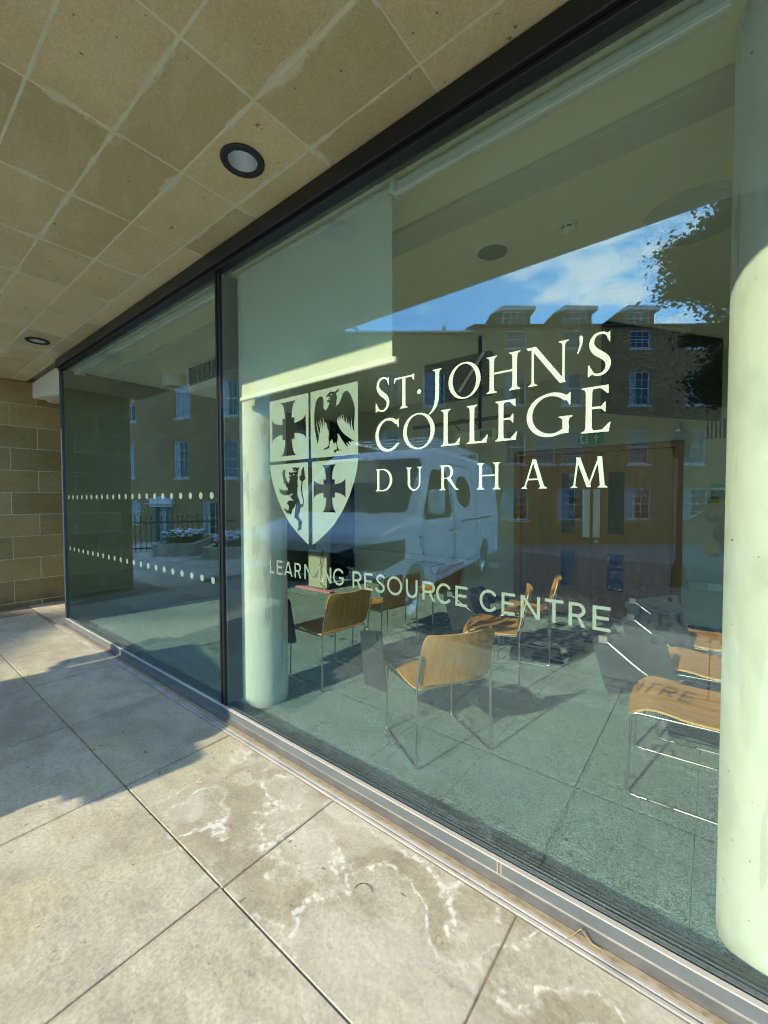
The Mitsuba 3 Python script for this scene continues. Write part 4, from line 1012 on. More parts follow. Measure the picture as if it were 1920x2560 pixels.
def mani_prism(poly, axis, a, b):
    """A polygon drawn in the two other axes, extruded along axis from a to b."""
    m = extrude(poly, b - a)
    M = np.eye(4)
    if axis == 'x':      # polygon in (y, z)
        M[:3, :3] = [[0, 0, 1], [1, 0, 0], [0, 1, 0]]
    elif axis == 'y':    # polygon in (x, z)
        M[:3, :3] = [[1, 0, 0], [0, 0, -1], [0, 1, 0]]
    m.apply_transform(M)
    m.apply_translation({'x': (a, 0, 0), 'y': (0, b, 0), 'z': (0, 0, a)}[axis])
    return m3.Manifold(m3.Mesh(np.array(m.vertices, np.float32), np.array(m.faces, np.uint32)))


SIDE = Polygon([(0.0, 0.30), (-0.02, 0.62), (0.02, 0.86), (0.08, 1.01), (0.2, 1.09), (0.6, 1.2), (0.98, 1.29), (1.35, 1.72), (1.78, 2.12), (1.98, 2.22), (2.3, 2.27), (5.6, 2.26), (5.82, 2.16), (5.86, 1.2), (5.86, 0.30)])
SIDE = SIDE.buffer(-0.07, 12).buffer(0.07, 12)
FRONT = Polygon([(-0.97, 0.28), (-0.985, 0.8), (-0.98, 1.15), (-0.93, 1.6), (-0.84, 2.2), (-0.80, 2.32), (0.80, 2.32), (0.84, 2.2), (0.93, 1.6), (0.98, 1.15), (0.985, 0.8), (0.97, 0.28)]).buffer(-0.08, 10).buffer(0.08, 10)
PLAN = Polygon([(-0.72, -0.05), (-0.9, 0.10), (-0.985, 0.5), (-0.99, 5.95), (0.99, 5.95), (0.985, 0.5), (0.9, 0.10), (0.72, -0.05), (0.4, -0.1), (-0.4, -0.1)]).buffer(-0.15, 12).buffer(0.15, 12)


def body(o=0.0):
    return mani_prism(SIDE.buffer(o), 'x', -1.2, 1.2) ^ mani_prism(FRONT.buffer(o), 'y', -0.5, 6.0) ^ mani_prism(PLAN.buffer(o), 'z', -0.1, 2.8)


BODY = body()
SHELL = body(0.006) - body(0.001)
arches = [m3.Manifold.cylinder(3.0, 0.37, 0.37, 48, True).rotate((0, 90, 0)).translate((0, y, 0.33)) for y in (0.95, 4.6)]
shell_body = BODY
for a in arches:
    shell_body = shell_body - (a ^ (m3.Manifold.cube((0.42, 8, 2)).translate((0.62, -1, -0.2)) + m3.Manifold.cube((0.42, 8, 2)).translate((-1.04, -1, -0.2))))
put = lambda nm, m, mt, sm=False: add(V + '__' + nm, xf(tm(m) if hasattr(m, 'to_mesh') else m, VM), mt, sm)
put('body', shell_body, 'mat_white_paint', 32)
ws = Polygon([(-0.84, 1.33), (0.84, 1.33), (0.79, 2.0), (0.72, 2.08), (-0.72, 2.08), (-0.79, 2.0)]).buffer(-0.04).buffer(0.04)
put('windscreen', SHELL ^ mani_prism(ws, 'y', 0.3, 2.05) ^ m3.Manifold.cube((2.4, 1.02, 2)).translate((-1.2, 0.98, 0.9)), 'mat_car_glass', 30)
dw = Polygon([(1.28, 1.30), (1.72, 1.86), (1.86, 1.93), (2.42, 1.93), (2.47, 1.3), (2.4, 1.22), (1.34, 1.22)]).buffer(-0.05).buffer(0.05)
port = affinity.scale(Point(3.25, 1.62).buffer(1, 32), 0.42, 0.27)
for sg in (1, -1):
    half_ = m3.Manifold.cube((1.0, 8, 3)).translate((0.5 if sg > 0 else -1.5, -1, 0))
    put('side_window', SHELL ^ mani_prism(dw, 'x', -1.2, 1.2) ^ half_, 'mat_car_glass', 30)
    put('porthole_window', SHELL ^ mani_prism(port, 'x', -1.2, 1.2) ^ half_, 'mat_car_glass', 30)
    hl = Polygon([(0.45, 0.80), (0.93, 0.72), (1.0, 0.8), (1.0, 1.03), (0.88, 1.02), (0.5, 0.93)]).buffer(-0.02).buffer(0.02)
    hl = hl if sg > 0 else affinity.scale(hl, -1, 1, origin=(0, 0))
    put('headlight', (body(0.012) - body(0.001)) ^ mani_prism(hl, 'y', -0.4, 0.62), 'mat_lamp_glass', 30)
    # mirrors
    mx = sg * 1.1
    put('mirror', bevel_box(mx - 0.11, mx + 0.11, 1.36, 1.45, 1.3, 1.62, 0.035), 'mat_white_paint', 40)
    put('mirror_arm', bevel_box(min(sg * 0.9, mx), max(sg * 0.9, mx), 1.39, 1.43, 1.26, 1.33, 0.012), 'mat_dark_plastic')
    put('sliding_rail', bx(min(sg * 0.976, sg * 0.992), max(sg * 0.976, sg * 0.992), 3.0, 5.1, 1.12, 1.14), 'mat_dark_plastic')
    put('door_handle', bevel_box(min(sg * 0.975, sg * 1.0), max(sg * 0.975, sg * 1.0), 2.3, 2.46, 1.0, 1.04, 0.008), 'mat_dark_plastic')
grl = Polygon([(-0.62, 0.70), (-0.5, 0.90), (0.5, 0.90), (0.62, 0.70), (0.58, 0.66), (-0.58, 0.66)]).buffer(-0.02).buffer(0.02)
put('grille', (body(0.010) - body(0.001)) ^ mani_prism(grl, 'y', -0.4, 0.35), 'mat_dark_plastic', 30)
put('grille_bar', (body(0.016) - body(0.011)) ^ mani_prism(sbox(-0.55, 0.80, 0.55, 0.815), 'y', -0.4, 0.35), 'mat_chrome', 30)
put('bumper', (body(0.014) - body(0.001)) ^ mani_prism(sbox(-1.1, 0.30, 1.1, 0.63), 'y', -0.4, 0.55), 'mat_dark_plastic', 30)
for sg in (1, -1):
    put('fog_lamp', xf(lathe([(0.0, 0.0), (0.05, 0.0), (0.055, 0.02), (0.0, 0.02)], 24), np.array([[1, 0, 0, sg * 0.7], [0, 0, 1, -0.06], [0, -1, 0, 0.47], [0, 0, 0, 1.0]])), 'mat_lamp_glass')
pl = add(V + '__number_plate', xf(bevel_box(-0.26, 0.26, -0.125, -0.115, 0.45, 0.565, 0.002), VM), 'mat_plate_white')
tx = meshkit.text_mesh('NS73 LZ', 0.079, 0.001, True)
tx.apply_transform(STAND); w_ = tx.bounds[1][0] - tx.bounds[0][0]
tx.apply_translation((-w_ / 2, -0.1252, 0.468))
add(pl + '__characters', xf(tx, VM), 'mat_text_black')
for sg in (1, -1):
    for y in (0.95, 4.6):
        ty = xf(lathe([(0.2, -0.1), (0.3, -0.105), (0.325, -0.08), (0.33, 0.0), (0.325, 0.08), (0.3, 0.105), (0.2, 0.1)], 40), np.array([[0, 0, 1, sg * 0.84], [0, 1, 0, y], [-1, 0, 0, 0.235], [0, 0, 0, 1.0]]))
        k = put('wheel', ty, 'mat_rubber', 40)
        rim = xf(lathe([(0.0, 0.07), (0.06, 0.08), (0.09, 0.05), (0.18, 0.07), (0.205, 0.1), (0.205, -0.09)], 40), np.array([[0, 0, sg, sg * 0.84], [0, 1, 0, y], [-1, 0, 0, 0.235], [0, 0, 0, 1.0]]))
        add(k + '__rim', xf(rim, VM), 'mat_steel', 40)
for sg in (1, -1):
    half_ = m3.Manifold.cube((1.0, 8, 3)).translate((0.3 if sg > 0 else -1.3, -1, 0))
    seam = sbox(1.235, 0.42, 1.25, 1.28).union(sbox(2.53, 0.42, 2.545, 2.02)).union(sbox(2.6, 0.42, 2.615, 2.06)).union(sbox(3.93, 0.42, 3.945, 2.06)).union(sbox(1.25, 0.42, 3.93, 0.432)).union(sbox(2.62, 2.05, 3.93, 2.062))
    put('panel_seam', (body(0.003) - body(0.0005)) ^ mani_prism(seam, 'x', -1.2, 1.2) ^ half_, 'mat_dark_plastic')
rk = put('roof_rack', cat_(*[tube([(x, 2.15, 2.44), (x, 5.1, 2.44)], 0.018, 8) for x in (-0.72, 0.72)], *[tube([(x, y, 2.28), (x, y, 2.44)], 0.014, 8) for x in (-0.72, 0.72) for y in (2.25, 3.2, 4.2, 5.0)]), 'mat_steel', 40)
for q in range(9):
    add(rk + '__rung', xf(tube([(-0.72, 2.25 + 0.34 * q, 2.44), (0.72, 2.25 + 0.34 * q, 2.44)], 0.013, 8), VM), 'mat_steel', 40)
put('aerial', tube([(-0.3, 2.0, 2.26), (-0.3, 2.12, 2.36)], [0.012, 0.006], 8), 'mat_dark_plastic', 40)
for x in (-0.45, 0.3):
    put('wiper', tube([(x, 0.99, 1.315), (x + 0.28, 1.02, 1.345), (x + 0.5, 1.06, 1.37)], 0.01, 6), 'mat_dark_plastic', 40)

# ------------------------------------------------------------------ brick houses
def sash(owner, M, s0, s1, z0, z1, cols=3, rowz=4, blind=0.0, n=0.0):
    w, h = s1 - s0, z1 - z0
    fr = [bx(s0, s0 + 0.09, n - 0.07, n + 0.03, z0, z1), bx(s1 - 0.09, s1, n - 0.07, n + 0.03, z0, z1), bx(s0 + 0.09, s1 - 0.09, n - 0.07, n + 0.03, z1 - 0.09, z1), bx(s0 + 0.09, s1 - 0.09, n - 0.07, n + 0.03, z0, z0 + 0.09), bx(s0 + 0.09, s1 - 0.09, n - 0.06, n + 0.01, z0 + h / 2 - 0.03, z0 + h / 2 + 0.03)]
    for c in range(1, cols):
        x = s0 + 0.09 + (w - 0.18) * c / cols
        fr.append(bx(x - 0.014, x + 0.014, n - 0.055, n + 0.005, z0 + 0.09, z1 - 0.09))
    for r in range(1, rowz):
        if r * 2 != rowz:
            z = z0 + h * r / rowz
            fr.append(bx(s0 + 0.09, s1 - 0.09, n - 0.055, n + 0.004, z - 0.014, z + 0.014))
    k = add(owner + '__window', xf(cat_(*fr), M), 'mat_joinery')
    add(k + '__pane', xf(bx(s0 + 0.05, s1 - 0.05, n - 0.08, n - 0.06, z0 + 0.05, z1 - 0.05), M), 'mat_pane_dark')
    add(k + '__sill', xf(bx(s0 - 0.1, s1 + 0.1, n - 0.06, n + 0.12, z0 - 0.12, z0 - 0.001), M), 'mat_joinery')
    if blind:
        add(k + '__curtain', xf(bx(s0 + 0.09, s0 + 0.09 + (w - 0.18) * blind, n - 0.059, n - 0.056, z0 + 0.09, z1 - 0.09), M), 'mat_curtain')


def wall_with_holes(s0, s1, z0, z1, holes, thick=0.4):
    g = sbox(s0, z0, s1, z1)
    for a, b, c, d in holes:
        g = g.difference(sbox(a, c, b, d))
    return stand(g, 0.0, thick), g


def up_mesh(g, thick):
    """Plate drawn in (s, z), outer face at n = 0, going back."""
    m = extrude(g, thick)
    m.apply_transform(np.array([[1, 0, 0, 0], [0, 0, -1, 0], [0, 1, 0, 0], [0, 0, 0, 1.0]]))
    return m        # occupies y from -thick to 0


O27 = np.array([-16.763, -19.604])
es, en = np.array([0.784, -0.621]), np.array([0.621, 0.784])
RM = frame2d(O27, es, en)
GB = -1.6
# long terrace with dormers, right
H = 'brick_terrace'
tag(H, 'long brown brick terrace with three roof dormers, mirrored in the glass', 'building')
cols_ = [8.45, 12.05, 16.35, 20.0]
wins = []
for x in cols_:
    for z0, z1, w in ((11.05, 12.2, 1.35), (7.45, 9.6, 1.35), (3.7, 5.9, 1.35), (0.1, 2.15, 1.75)):
        wins.append((x - w / 2, x + w / 2, z0, z1))
wins.append((9.75, 11.0, 3.7, 5.9))
g = sbox(5.95, GB, 26, 12.5)
for a, b, c, d in wins:
    g = g.difference(sbox(a, c, b, d))
scene[H + '__wall'] = mikit.ply(xf(up_mesh(g, 0.4), RM), 'mat_brick')
scene[H + '__side_wall'] = mikit.ply(xf(cat_(bx(5.95, 6.35, -8, -0.401, GB, 12.5), bx(6.35, 26, -8.4, -8, GB, 12.5)), RM), 'mat_brick')
roof = trimesh.Trimesh(np.array([(5.7, 0.25, 12.45), (26, 0.25, 12.45), (26, -2.2, 13.25), (5.7, -2.2, 13.25), (26, -8.6, 12.4), (5.7, -8.6, 12.4)]), [(0, 1, 2), (0, 2, 3), (3, 2, 4), (3, 4, 5), (0, 3, 5), (1, 4, 2)], process=False)
scene[H + '__roof'] = mikit.ply(xf(roof, RM), 'mat_slate')
scene[H + '__gutter'] = mikit.ply(xf(bx(5.7, 26, 0.1, 0.28, 12.36, 12.47), RM), 'mat_iron')
scene[H + '__downpipe'] = mikit.ply(xf(bx(6.1, 6.2, 0.01, 0.1, GB, 12.35), RM), 'mat_iron')
for i, (a, b, c, d) in enumerate(wins):
    sash(H, RM, a, b, c, d, 3, 3 if d - c < 1.5 else 4, blind=(0.0, 0.3, 0.0, 0.45)[i % 4], n=-0.12)
for x in (8.25, 12.15, 16.1):
    k = add(H + '__dormer', xf(bx(x - 1.0, x + 1.05, -2.4, 0.05, 12.5, 13.35), RM), 'mat_slate')
    rf = trimesh.Trimesh(np.array([(x - 1.5, 0.3, 13.1), (x - 0.75, 0.3, 13.62), (x + 1.35, 0.3, 13.58), (x + 1.3, 0.3, 13.32), (x - 0.7, 0.3, 13.34), (x - 1.5, -2.6, 13.1), (x - 0.75, -2.6, 13.62), (x + 1.35, -2.6, 13.58), (x + 1.3, -2.6, 13.32), (x - 0.7, -2.6, 13.34)]), [(0, 4, 1), (1, 4, 2), (4, 3, 2), (0, 1, 6), (0, 6, 5), (1, 2, 7), (1, 7, 6), (2, 3, 8), (2, 8, 7), (3, 4, 9), (3, 9, 8), (4, 0, 5), (4, 5, 9)], process=False)
    add(k + '__roof', xf(rf, RM), 'mat_joinery')
    add(k + '__window', xf(cat_(*[bx(x - 0.68 + 0.45 * q - 0.02, x - 0.68 + 0.45 * q + 0.02, 0.052, 0.1, 12.55, 13.3) for q in range(4)], bx(x - 0.7, x + 0.7, 0.052, 0.1, 12.86, 12.9), bx(x - 0.7, x + 0.7, 0.052, 0.1, 13.22, 13.3)), RM), 'mat_joinery')
    add(k + '__pane', xf(bx(x - 0.7, x + 0.7, 0.0505, 0.0515, 12.55, 13.28), RM), 'mat_pane_dark')
# lower brick house in the middle
H = 'brick_house'
tag(H, 'plain brick house with a low slate roof mirrored above the van', 'building')
wins = [(x - w / 2, x + w / 2, z0, z1) for x, w in ((-4.87, 1.25), (-2.36, 1.2), (0.32, 1.4), (3.21, 1.4)) for z0, z1 in ((7.4, 9.6), (3.6, 5.9), (0.1, 2.1))]
g = sbox(-6.7, GB, 5.94, 12.0)
for a, b, c, d in wins:
    g = g.difference(sbox(a, c, b, d))
scene[H + '__wall'] = mikit.ply(xf(up_mesh(g, 0.4), RM), 'mat_brick')
scene[H + '__back_wall'] = mikit.ply(xf(bx(-6.7, 5.94, -8, -7.6, GB, 12.0), RM), 'mat_brick')
roof = trimesh.Trimesh(np.array([(-6.8, 0.3, 12.0), (5.69, 0.3, 12.0), (5.69, -2.4, 12.9), (-6.8, -2.4, 12.9), (5.69, -8.2, 12.0), (-6.8, -8.2, 12.0)]), [(0, 1, 2), (0, 2, 3), (3, 2, 4), (3, 4, 5)], process=False)
scene[H + '__roof'] = mikit.ply(xf(roof, RM), 'mat_slate')
scene[H + '__gutter'] = mikit.ply(xf(bx(-6.8, 5.69, 0.2, 0.34, 11.95, 12.05), RM), 'mat_joinery')
scene[H + '__cornice'] = mikit.ply(xf(bx(-6.7, 5.94, 0.001, 0.05, 10.0, 10.12), RM), 'mat_brick')
ch = add(H + '__roof__chimney', xf(bx(4.1, 4.35, -2.9, -2.5, 12.6, 13.5), RM), 'mat_joinery')
for i, (a, b, c, d) in enumerate(wins):
    sash(H, RM, a, b, c, d, 3, 4, blind=(0.0, 0.4, 0.0, 0.9)[(i + 2) % 4], n=-0.12)
# house with the pedimented door, left
H = 'doorway_house'
tag(H, 'brown brick house with a white pedimented doorway mirrored in the left pane', 'building')
LM = frame2d(np.array([-21.96, -15.487]), np.array([0.914, -0.407]), np.array([0.407, 0.914]))
wins = [(-12.45, -11.27, 7.0, 9.3), (-7.94, -6.7, 7.05, 9.37), (-4.25, -3.05, 7.0, 9.37), (-12.5, -11.45, 3.0, 5.55), (-8.13, -6.92, 2.95, 5.5), (-4.3, -3.1, 2.9, 5.43), (-12.3, -11.0, -0.2, 1.42), (-5.95, -4.4, -0.92, 1.37), (-1.8, -0.6, 7.0, 9.3), (-1.8, -0.6, 2.9, 5.4)]
dr_ = (-9.85, -8.3, GB, 0.97)
g = sbox(-22, GB, -0.02, 12.6)
for a, b, c, d in wins + [dr_]:
    g = g.difference(sbox(a, c, b, d))
scene[H + '__wall'] = mikit.ply(xf(up_mesh(g, 0.4), LM), 'mat_brick')
scene[H + '__back_wall'] = mikit.ply(xf(bx(-22, -0.02, -8, -7.6, GB, 12.6), LM), 'mat_brick')
roof = trimesh.Trimesh(np.array([(-22.2, 0.3, 12.6), (-0.02, 0.3, 12.6), (-0.02, -3, 13.6), (-22.2, -3, 13.6), (-0.02, -8.2, 12.6), (-22.2, -8.2, 12.6)]), [(0, 1, 2), (0, 2, 3), (3, 2, 4), (3, 4, 5)], process=False)
scene[H + '__roof'] = mikit.ply(xf(roof, LM), 'mat_slate')
for i, (a, b, c, d) in enumerate(wins):
    sash(H, LM, a, b, c, d, 3, 4, blind=(0.0, 0.92, 0.35, 0.9, 0.3)[i % 5], n=-0.12)
k = add(H + '__doorway', xf(cat_(bx(-9.84, -9.58, -0.3, 0.06, GB, 0.96), bx(-8.56, -8.31, -0.3, 0.06, GB, 0.96)), LM), 'mat_door_green')
add(k + '__leaf', xf(bx(-9.0, -8.57, -0.3, -0.2, GB, 0.94), LM), 'mat_door_green')
add(k + '__panel', xf(bx(-9.57, -9.02, -0.3, -0.22, GB, 0.94), LM), 'mat_curtain')
ped = Polygon([(-10.0, 1.22), (-10.0, 1.62), (-9.85, 1.5), (-9.1, 1.72), (-8.3, 1.5), (-8.15, 1.62), (-8.15, 1.22)])
m = extrude(ped, 0.25); m.apply_transform(STAND); m.apply_translation((0, 0.26, 0))
add(k + '__pediment', xf(cat_(m, bx(-10.3, -7.95, 0.001, 0.42, 1.16, 1.22), bx(-10.0, -8.15, 0.001, 0.24, 0.97, 1.159)), LM), 'mat_joinery')

# ------------------------------------------------------------------ railings, flower beds, lantern
k = tag('iron_railing', 'black iron railing with spear tops in front of the doorway, mirrored in the left pane', 'railing')
a0, a1 = np.array([-13.6, -2.6]), np.array([-11.9, -5.9])
d_ = (a1 - a0) / np.linalg.norm(a1 - a0); Lr = np.linalg.norm(a1 - a0)
RL = frame2d(a0, d_, np.array([-d_[1], d_[0]]))
scene[k + '__rail'] = mikit.ply(xf(cat_(bx(0, Lr, -0.02, 0.02, 0.80, 0.84), bx(0, Lr, -0.02, 0.02, 0.05, 0.09)), RL), 'mat_iron')
post = mikit.ply(cat_(tube([(0, 0, -0.05), (0, 0, 0.95)], 0.011, 6), tube([(0, 0, 0.95), (0, 0, 0.975), (0, 0, 1.06)], [0.012, 0.022, 0.001], 6)), 'mat_iron')
for q in range(28):
    x = a0 + d_ * (Lr * q / 27)
    add(k + '__bar', {**post, 'to_world': T().translate((x[0], x[1], 0))}, None)


def flower_bed(cx, cy, L, Wd, ang, h, seed, lb):
    k = tag(numbered('flower_bed'), lb, 'flower bed')
    M = rotz(ang); M[:2, 3] = (cx, cy)
    e = 0.16
    scene[k + '__edging'] = mikit.ply(xf(cat_(bx(-L / 2, L / 2, -Wd / 2, -Wd / 2 + e, -0.1, h), bx(-L / 2, L / 2, Wd / 2 - e, Wd / 2, -0.1, h), bx(-L / 2, -L / 2 + e, -Wd / 2 + e, Wd / 2 - e, -0.1, h), bx(L / 2 - e, L / 2, -Wd / 2 + e, Wd / 2 - e, -0.1, h)), M), 'mat_paving')
    scene[k + '__soil'] = mikit.ply(xf(bx(-L / 2 + e, L / 2 - e, -Wd / 2 + e, Wd / 2 - e, -0.1, h - 0.05), M), 'mat_soil')
    r = np.random.default_rng(seed)
    lv, lf, pv, pf = [], [], [], []
    for q in range(900):
        c = np.array([r.uniform(-L / 2 + e, L / 2 - e), r.uniform(-Wd / 2 + e, Wd / 2 - e), h + r.uniform(-0.03, 0.26)])
        a, b = r.normal(size=3), r.normal(size=3)
        a /= np.linalg.norm(a); b -= a * (a @ b); b /= np.linalg.norm(b)
        lf.append(np.array([[0, 1, 2], [0, 2, 3]]) + 4 * len(lv)); lv.append(c + np.array([-a * 0.05, b * 0.022, a * 0.05, -b * 0.022]))
    for q in range(150):
        c = np.array([r.uniform(-L / 2 + e, L / 2 - e), r.uniform(-Wd / 2 + e, Wd / 2 - e), h + r.uniform(0.16, 0.32)])
        s_ = trimesh.creation.icosphere(subdivisions=1, radius=r.uniform(0.03, 0.055))
        pf.append(np.array(s_.faces) + 42 * len(pv)); pv.append(np.array(s_.vertices) * [1, 1, 0.6] + c)
    scene[k + '__leaves'] = mikit.ply(xf(trimesh.Trimesh(np.vstack(lv), np.vstack(lf), process=False), M), 'mat_garden_leaf')
    scene[k + '__flowers'] = mikit.ply(xf(trimesh.Trimesh(np.vstack(pv), np.vstack(pf), process=False), M), 'mat_petal', smooth=True)
    labels[k + '__leaves'] = {'kind': 'stuff'}; labels[k + '__flowers'] = {'kind': 'stuff'}


flower_bed(-10.6, -5.2, 2.4, 1.4, 0.75, 0.26, 1, 'nearer stone edged bed of white flowers mirrored in the left pane')
flower_bed(-12.1, -4.4, 2.0, 1.1, 0.75, 0.30, 2, 'low stone edged bed of white flowers by the black railing, mirrored in the left pane')

k = tag('street_lantern', 'dark street lantern mirrored low in the black television', 'lantern')
lx, ly = -0.5, -7.5
scene[k + '__post'] = mikit.ply(move(lathe([(0.0, -0.1), (0.12, -0.1), (0.1, 0.25), (0.05, 0.4), (0.04, 2.2), (0.0, 2.2)], 16), lx, ly, 0), 'mat_iron', smooth=40)
scene[k + '__lamp'] = mikit.ply(move(lathe([(0.0, 2.2), (0.1, 2.2), (0.17, 2.55), (0.0, 2.55)], 4), lx, ly, 0), 'mat_pane_dark')
scene[k + '__roof'] = mikit.ply(move(lathe([(0.22, 2.551), (0.1, 2.68), (0.03, 2.72), (0.03, 2.82), (0.0, 2.84)], 4), lx, ly, 0), 'mat_iron')


# ------------------------------------------------------------------ tree
def tree(key, x, y, cz, rx, rz, seed, n, lb):
    r = np.random.default_rng(seed)
    tag(key, lb, 'tree')
    limbs = [tube([(x, y, -0.2), (x + 0.05, y, 2.0), (x - 0.05, y, 4.5), (x, y, cz)], [0.34, 0.27, 0.22, 0.13], 10)]
    tips = []
    for q in range(60):
        a, h = r.uniform(0, 2 * math.pi), r.uniform(2.9, cz + 2.6)
        ln = rx * r.uniform(0.55, 1.05) * math.sqrt(max(0.15, 1 - ((h - cz + 0.8) / (rz * 1.05)) ** 2))
        e = np.array([x + ln * math.cos(a), y + ln * math.sin(a), h + r.uniform(0.2, 1.4)])
        st = np.array([x, y, h - 0.4]); md = (st + e) / 2 + np.array([0, 0, r.uniform(0.0, 0.35)])
        limbs.append(tube([st, md, e], [0.07, 0.045, 0.012], 6))
        for f in (0.55, 0.8, 1.0):
            tips.append(st + (e - st) * f)
    scene[key + '__trunk'] = mikit.ply(cat_(*limbs), 'mat_bark', smooth=True)
    tips = np.array(tips)
    c = tips[r.integers(0, len(tips), n)] + r.normal(size=(n, 3)) * np.array([0.36, 0.36, 0.15])
    top = r.random(n) < 0.25
    dv = r.normal(size=(n, 3)); dv /= np.linalg.norm(dv, axis=1, keepdims=True)
    c[top] = np.array([x, y, cz]) + dv[top] * np.array([rx * 0.85, rx * 0.85, rz * 0.9]) * r.random((top.sum(), 1)) ** 0.5 + r.normal(size=(top.sum(), 3)) * 0.2
    a = r.normal(size=(n, 3)); a[:, 2] *= 0.5; a /= np.linalg.norm(a, axis=1, keepdims=True)
    b = np.cross(a, r.normal(size=(n, 3))); b /= np.linalg.norm(b, axis=1, keepdims=True)
    L, Wd = r.uniform(0.06, 0.12, (n, 1)), r.uniform(0.035, 0.06, (n, 1))
    v = np.stack([c - a * L, c + b * Wd, c + a * L, c - b * Wd], 1).reshape(-1, 3)
    f = np.arange(n)[:, None] * 4
    f = np.vstack([f + [0, 1, 2], f + [0, 2, 3]])
    scene[key + '__crown'] = mikit.ply((v, f), 'mat_leaf')


tree('copper_beech', 2.35, -15.5, 8.9, 3.6, 5.2, 3, 150000, 'tall dark copper tree mirrored at the right edge of the sky')
tree('leafy_tree', -13.0, -12.0, 5.5, 2.2, 2.6, 9, 9000, 'leafy green tree standing in the court left of the van')

# ------------------------------------------------------------------ person with the phone
def hull_chain(joints, bones):
    out = None
    for a, b in bones:
        (pa, ra), (pb, rb) = joints[a], joints[b]
        h = m3.Manifold.batch_hull([m3.Manifold.sphere(ra, 18).translate(tuple(pa)), m3.Manifold.sphere(rb, 18).translate(tuple(pb))])
        out = h if out is None else out + h
    return out


def smooth_m(M, edge, it=8):
    q = tm(M.refine_to_length(edge))
    q.merge_vertices()
    trimesh.smoothing.filter_taubin(q, lamb=0.5, nu=0.53, iterations=it)
    return q


PB = np.array([0.30, -1.98])
k = tag('person', 'person in a dark shirt photographing with a raised phone, mirrored beside the right column', 'person')
J = {}
def jt(n, x, y, z, r):
    J[n] = (np.array([PB[0] + x, PB[1] + y, z]), r)
jt('hip', 0, 0, 0.95, 0.155); jt('waist', 0, 0.0, 1.12, 0.14); jt('chest', 0, 0.0, 1.32, 0.155); jt('shl', -0.17, 0, 1.42, 0.065); jt('shr', 0.17, 0, 1.42, 0.065)
jt('neck', 0, 0.0, 1.47, 0.06); jt('throat', 0, 0.015, 1.54, 0.055)
jt('hl', -0.09, 0, 0.9, 0.1); jt('hr', 0.09, 0, 0.9, 0.1); jt('kl', -0.1, 0.02, 0.5, 0.065); jt('kr', 0.1, 0.0, 0.5, 0.065); jt('al', -0.11, 0.0, 0.1, 0.045); jt('ar', 0.11, 0.0, 0.1, 0.045)
jt('el', -0.31, 0.17, 1.17, 0.048); jt('er', 0.27, 0.2, 1.19, 0.048)
wl, wr = np.array([-0.105, -1.66, 1.36]), np.array([0.085, -1.66, 1.385])
J['wl'], J['wr'] = (wl, 0.03), (wr, 0.03)
jt('sll', -0.26, 0.1, 1.26, 0.062); jt('slr', 0.24, 0.13, 1.27, 0.062)
shirt = hull_chain(J, [('hip', 'waist'), ('waist', 'chest'), ('chest', 'shl'), ('chest', 'shr'), ('shl', 'shr'), ('shl', 'sll'), ('shr', 'slr'), ('sll', 'el'), ('slr', 'er'), ('shl', 'neck'), ('shr', 'neck')])
scene[k + '__shirt'] = mikit.ply(smooth_m(shirt, 0.03), 'mat_shirt', smooth=True)
tr_ = hull_chain(J, [('hip', 'hl'), ('hip', 'hr'), ('hl', 'kl'), ('hr', 'kr'), ('kl', 'al'), ('kr', 'ar')])
scene[k + '__trousers'] = mikit.ply(smooth_m(tr_, 0.04), 'mat_trousers', smooth=True)
for sg in (-1, 1):
    sh = m3.Manifold.batch_hull([m3.Manifold.sphere(0.045, 16).translate((PB[0] + sg * 0.105, PB[1] - 0.02, 0.05)), m3.Manifold.sphere(0.042, 16).translate((PB[0] + sg * 0.115, PB[1] + 0.17, 0.042))])
    add(k + '__shoe', tm(sh), 'mat_dark_plastic', 50)
# phone just behind the lens, turned with the view
pm = np.eye(4); pm[:3, 0] = rt; pm[:3, 1] = np.array([fw[0], fw[1], 0]) / np.linalg.norm(fw[:2]); pm[:3, 2] = (0, 0, 1); pm[:3, 3] = CAM
P3 = lambda x, y, z: (pm @ np.array([x, y, z, 1.0]))[:3]
# hands: each a palm with four curled fingers and a thumb, holding the phone's lower half
def hand(wrist, palm, tips, thumb):
    Jh = {'w': (wrist, 0.027), 'p': (palm, 0.026)}
    bones = [('w', 'p')]
    for i, (q, tp) in enumerate(tips):
        q, tp = np.array(q), np.array(tp)
        md = (q + tp) / 2 + np.array([0, 0, 0.004])
        Jh[f'k{i}'], Jh[f'm{i}'], Jh[f't{i}'] = (q, 0.0105), (md, 0.0092), (tp, 0.0078)
        bones += [('p', f'k{i}'), (f'k{i}', f'm{i}'), (f'm{i}', f't{i}')]
    Jh['b0'], Jh['b1'] = (np.array(thumb[0]), 0.0125), (np.array(thumb[1]), 0.009)
    bones += [('p', 'b0'), ('b0', 'b1')]
    return hull_chain(Jh, bones)


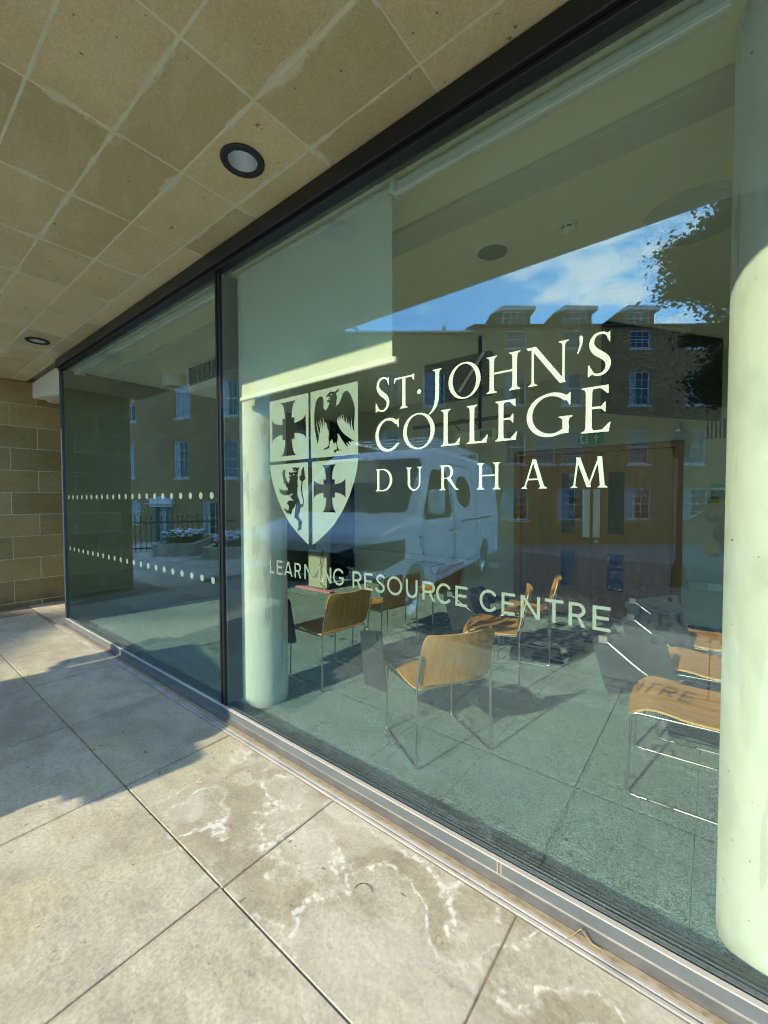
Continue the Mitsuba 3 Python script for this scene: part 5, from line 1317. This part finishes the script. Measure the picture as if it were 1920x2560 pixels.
lens = -0.004
left = hand(wl, P3(-0.092, -0.055, -0.090), [(P3(-0.085, -0.03, -0.052 - 0.021 * i), P3(-0.03 + 0.006 * i, -0.006, -0.045 - 0.021 * i)) for i in range(4)], (P3(-0.088, -0.055, -0.10), P3(-0.06, -0.035, -0.055)))
right = hand(wr, P3(0.045, -0.06, -0.085), [(P3(0.036, -0.034, -0.040 - 0.022 * i), P3(-0.018 - 0.004 * i, -0.006, -0.038 - 0.022 * i)) for i in range(4)], (P3(0.04, -0.06, -0.1), P3(0.012, -0.035, -0.06)))
arms = hull_chain(J, [('el', 'wl'), ('er', 'wr'), ('neck', 'throat')])
skin = arms + left + right
hd = trimesh.creation.icosphere(subdivisions=4, radius=1.0)
v = np.array(hd.vertices)
jaw = np.clip(-v[:, 2], 0, 1)
v = v * np.array([0.076, 0.097, 0.118]) * (1 - 0.22 * jaw[:, None] * np.array([1, 0.5, 0]))
yf = v[:, 1] > 0.03
v[:, 1] += 0.026 * np.exp(-((v[:, 0] / 0.013) ** 2 + ((v[:, 2] + 0.012) / 0.022) ** 2)) * yf
for ex_ in (-0.031, 0.031):
    v[:, 1] -= 0.010 * np.exp(-(((v[:, 0] - ex_) / 0.016) ** 2 + ((v[:, 2] - 0.016) / 0.012) ** 2)) * yf
v[:, 1] -= 0.005 * np.exp(-((v[:, 0] / 0.024) ** 2 + ((v[:, 2] + 0.052) / 0.004) ** 2)) * yf
hd.vertices = v
HC = np.array([PB[0] - 0.02, PB[1] + 0.05, 1.64])
hd = xf(hd, rotz(0.5)); hd.apply_translation(HC)
head = m3.Manifold(m3.Mesh(np.array(hd.vertices, np.float32), np.array(hd.faces, np.uint32)))
for sg in (-1, 1):
    o = np.array([math.cos(0.5) * sg * 0.078, math.sin(0.5) * sg * 0.078, 0]) + HC
    head = head + m3.Manifold.sphere(0.5, 16).scale((0.02, 0.05, 0.064)).rotate((0, 0, 28)).translate(tuple(o))
J['hd'] = (HC - np.array([0, 0.01, 0.07]), 0.055)
neck = hull_chain(J, [('neck', 'throat'), ('throat', 'hd')])
sk = smooth_m(skin + head + neck, 0.008, 6)
scene[k] = mikit.ply(sk, 'mat_skin', smooth=True)
hr = trimesh.creation.icosphere(subdivisions=4, radius=1.0)
v = np.array(hr.vertices)
keep = (v[:, 2] > 0.25 - 0.75 * (v[:, 1] < 0.15)) & ~((v[:, 1] > 0.35) & (v[:, 2] < 0.55))
v = v * np.array([0.083, 0.104, 0.126]) * (1 + 0.03 * meshkit.noise(v * 9)[:, None])
v[~keep] *= 0.86
hr.vertices = v
hr = xf(hr, rotz(0.5)); hr.apply_translation(HC + np.array([0, 0, 0.004]))
scene[k + '__hair'] = mikit.ply(hr, 'mat_hair', smooth=True)
for ex_ in (-0.031, 0.031):
    e_ = trimesh.creation.icosphere(subdivisions=2, radius=0.0115); e_.apply_translation((ex_, 0.080, 0.016)); e_ = xf(e_, rotz(0.5)); e_.apply_translation(HC)
    add(k + '__eye', e_, 'mat_text_black', True)
k = tag('phone', 'dark phone held upright in both hands of the mirrored person', 'phone')
pc = bevel_box(-0.068, 0.006, -0.0195, -0.0115, -0.145, 0.008, 0.0035)
scene[k + '__case'] = mikit.ply(xf(pc, pm), 'mat_dark_plastic')
scene[k + '__lens'] = mikit.ply(xf(xf(lathe([(0.0, 0.0), (0.006, 0.0), (0.006, 0.002), (0.0, 0.002)], 20), np.array([[1, 0, 0, 0], [0, 0, -1, -0.0095], [0, 1, 0, -0.012], [0, 0, 0, 1.0]])), pm), 'mat_car_glass')
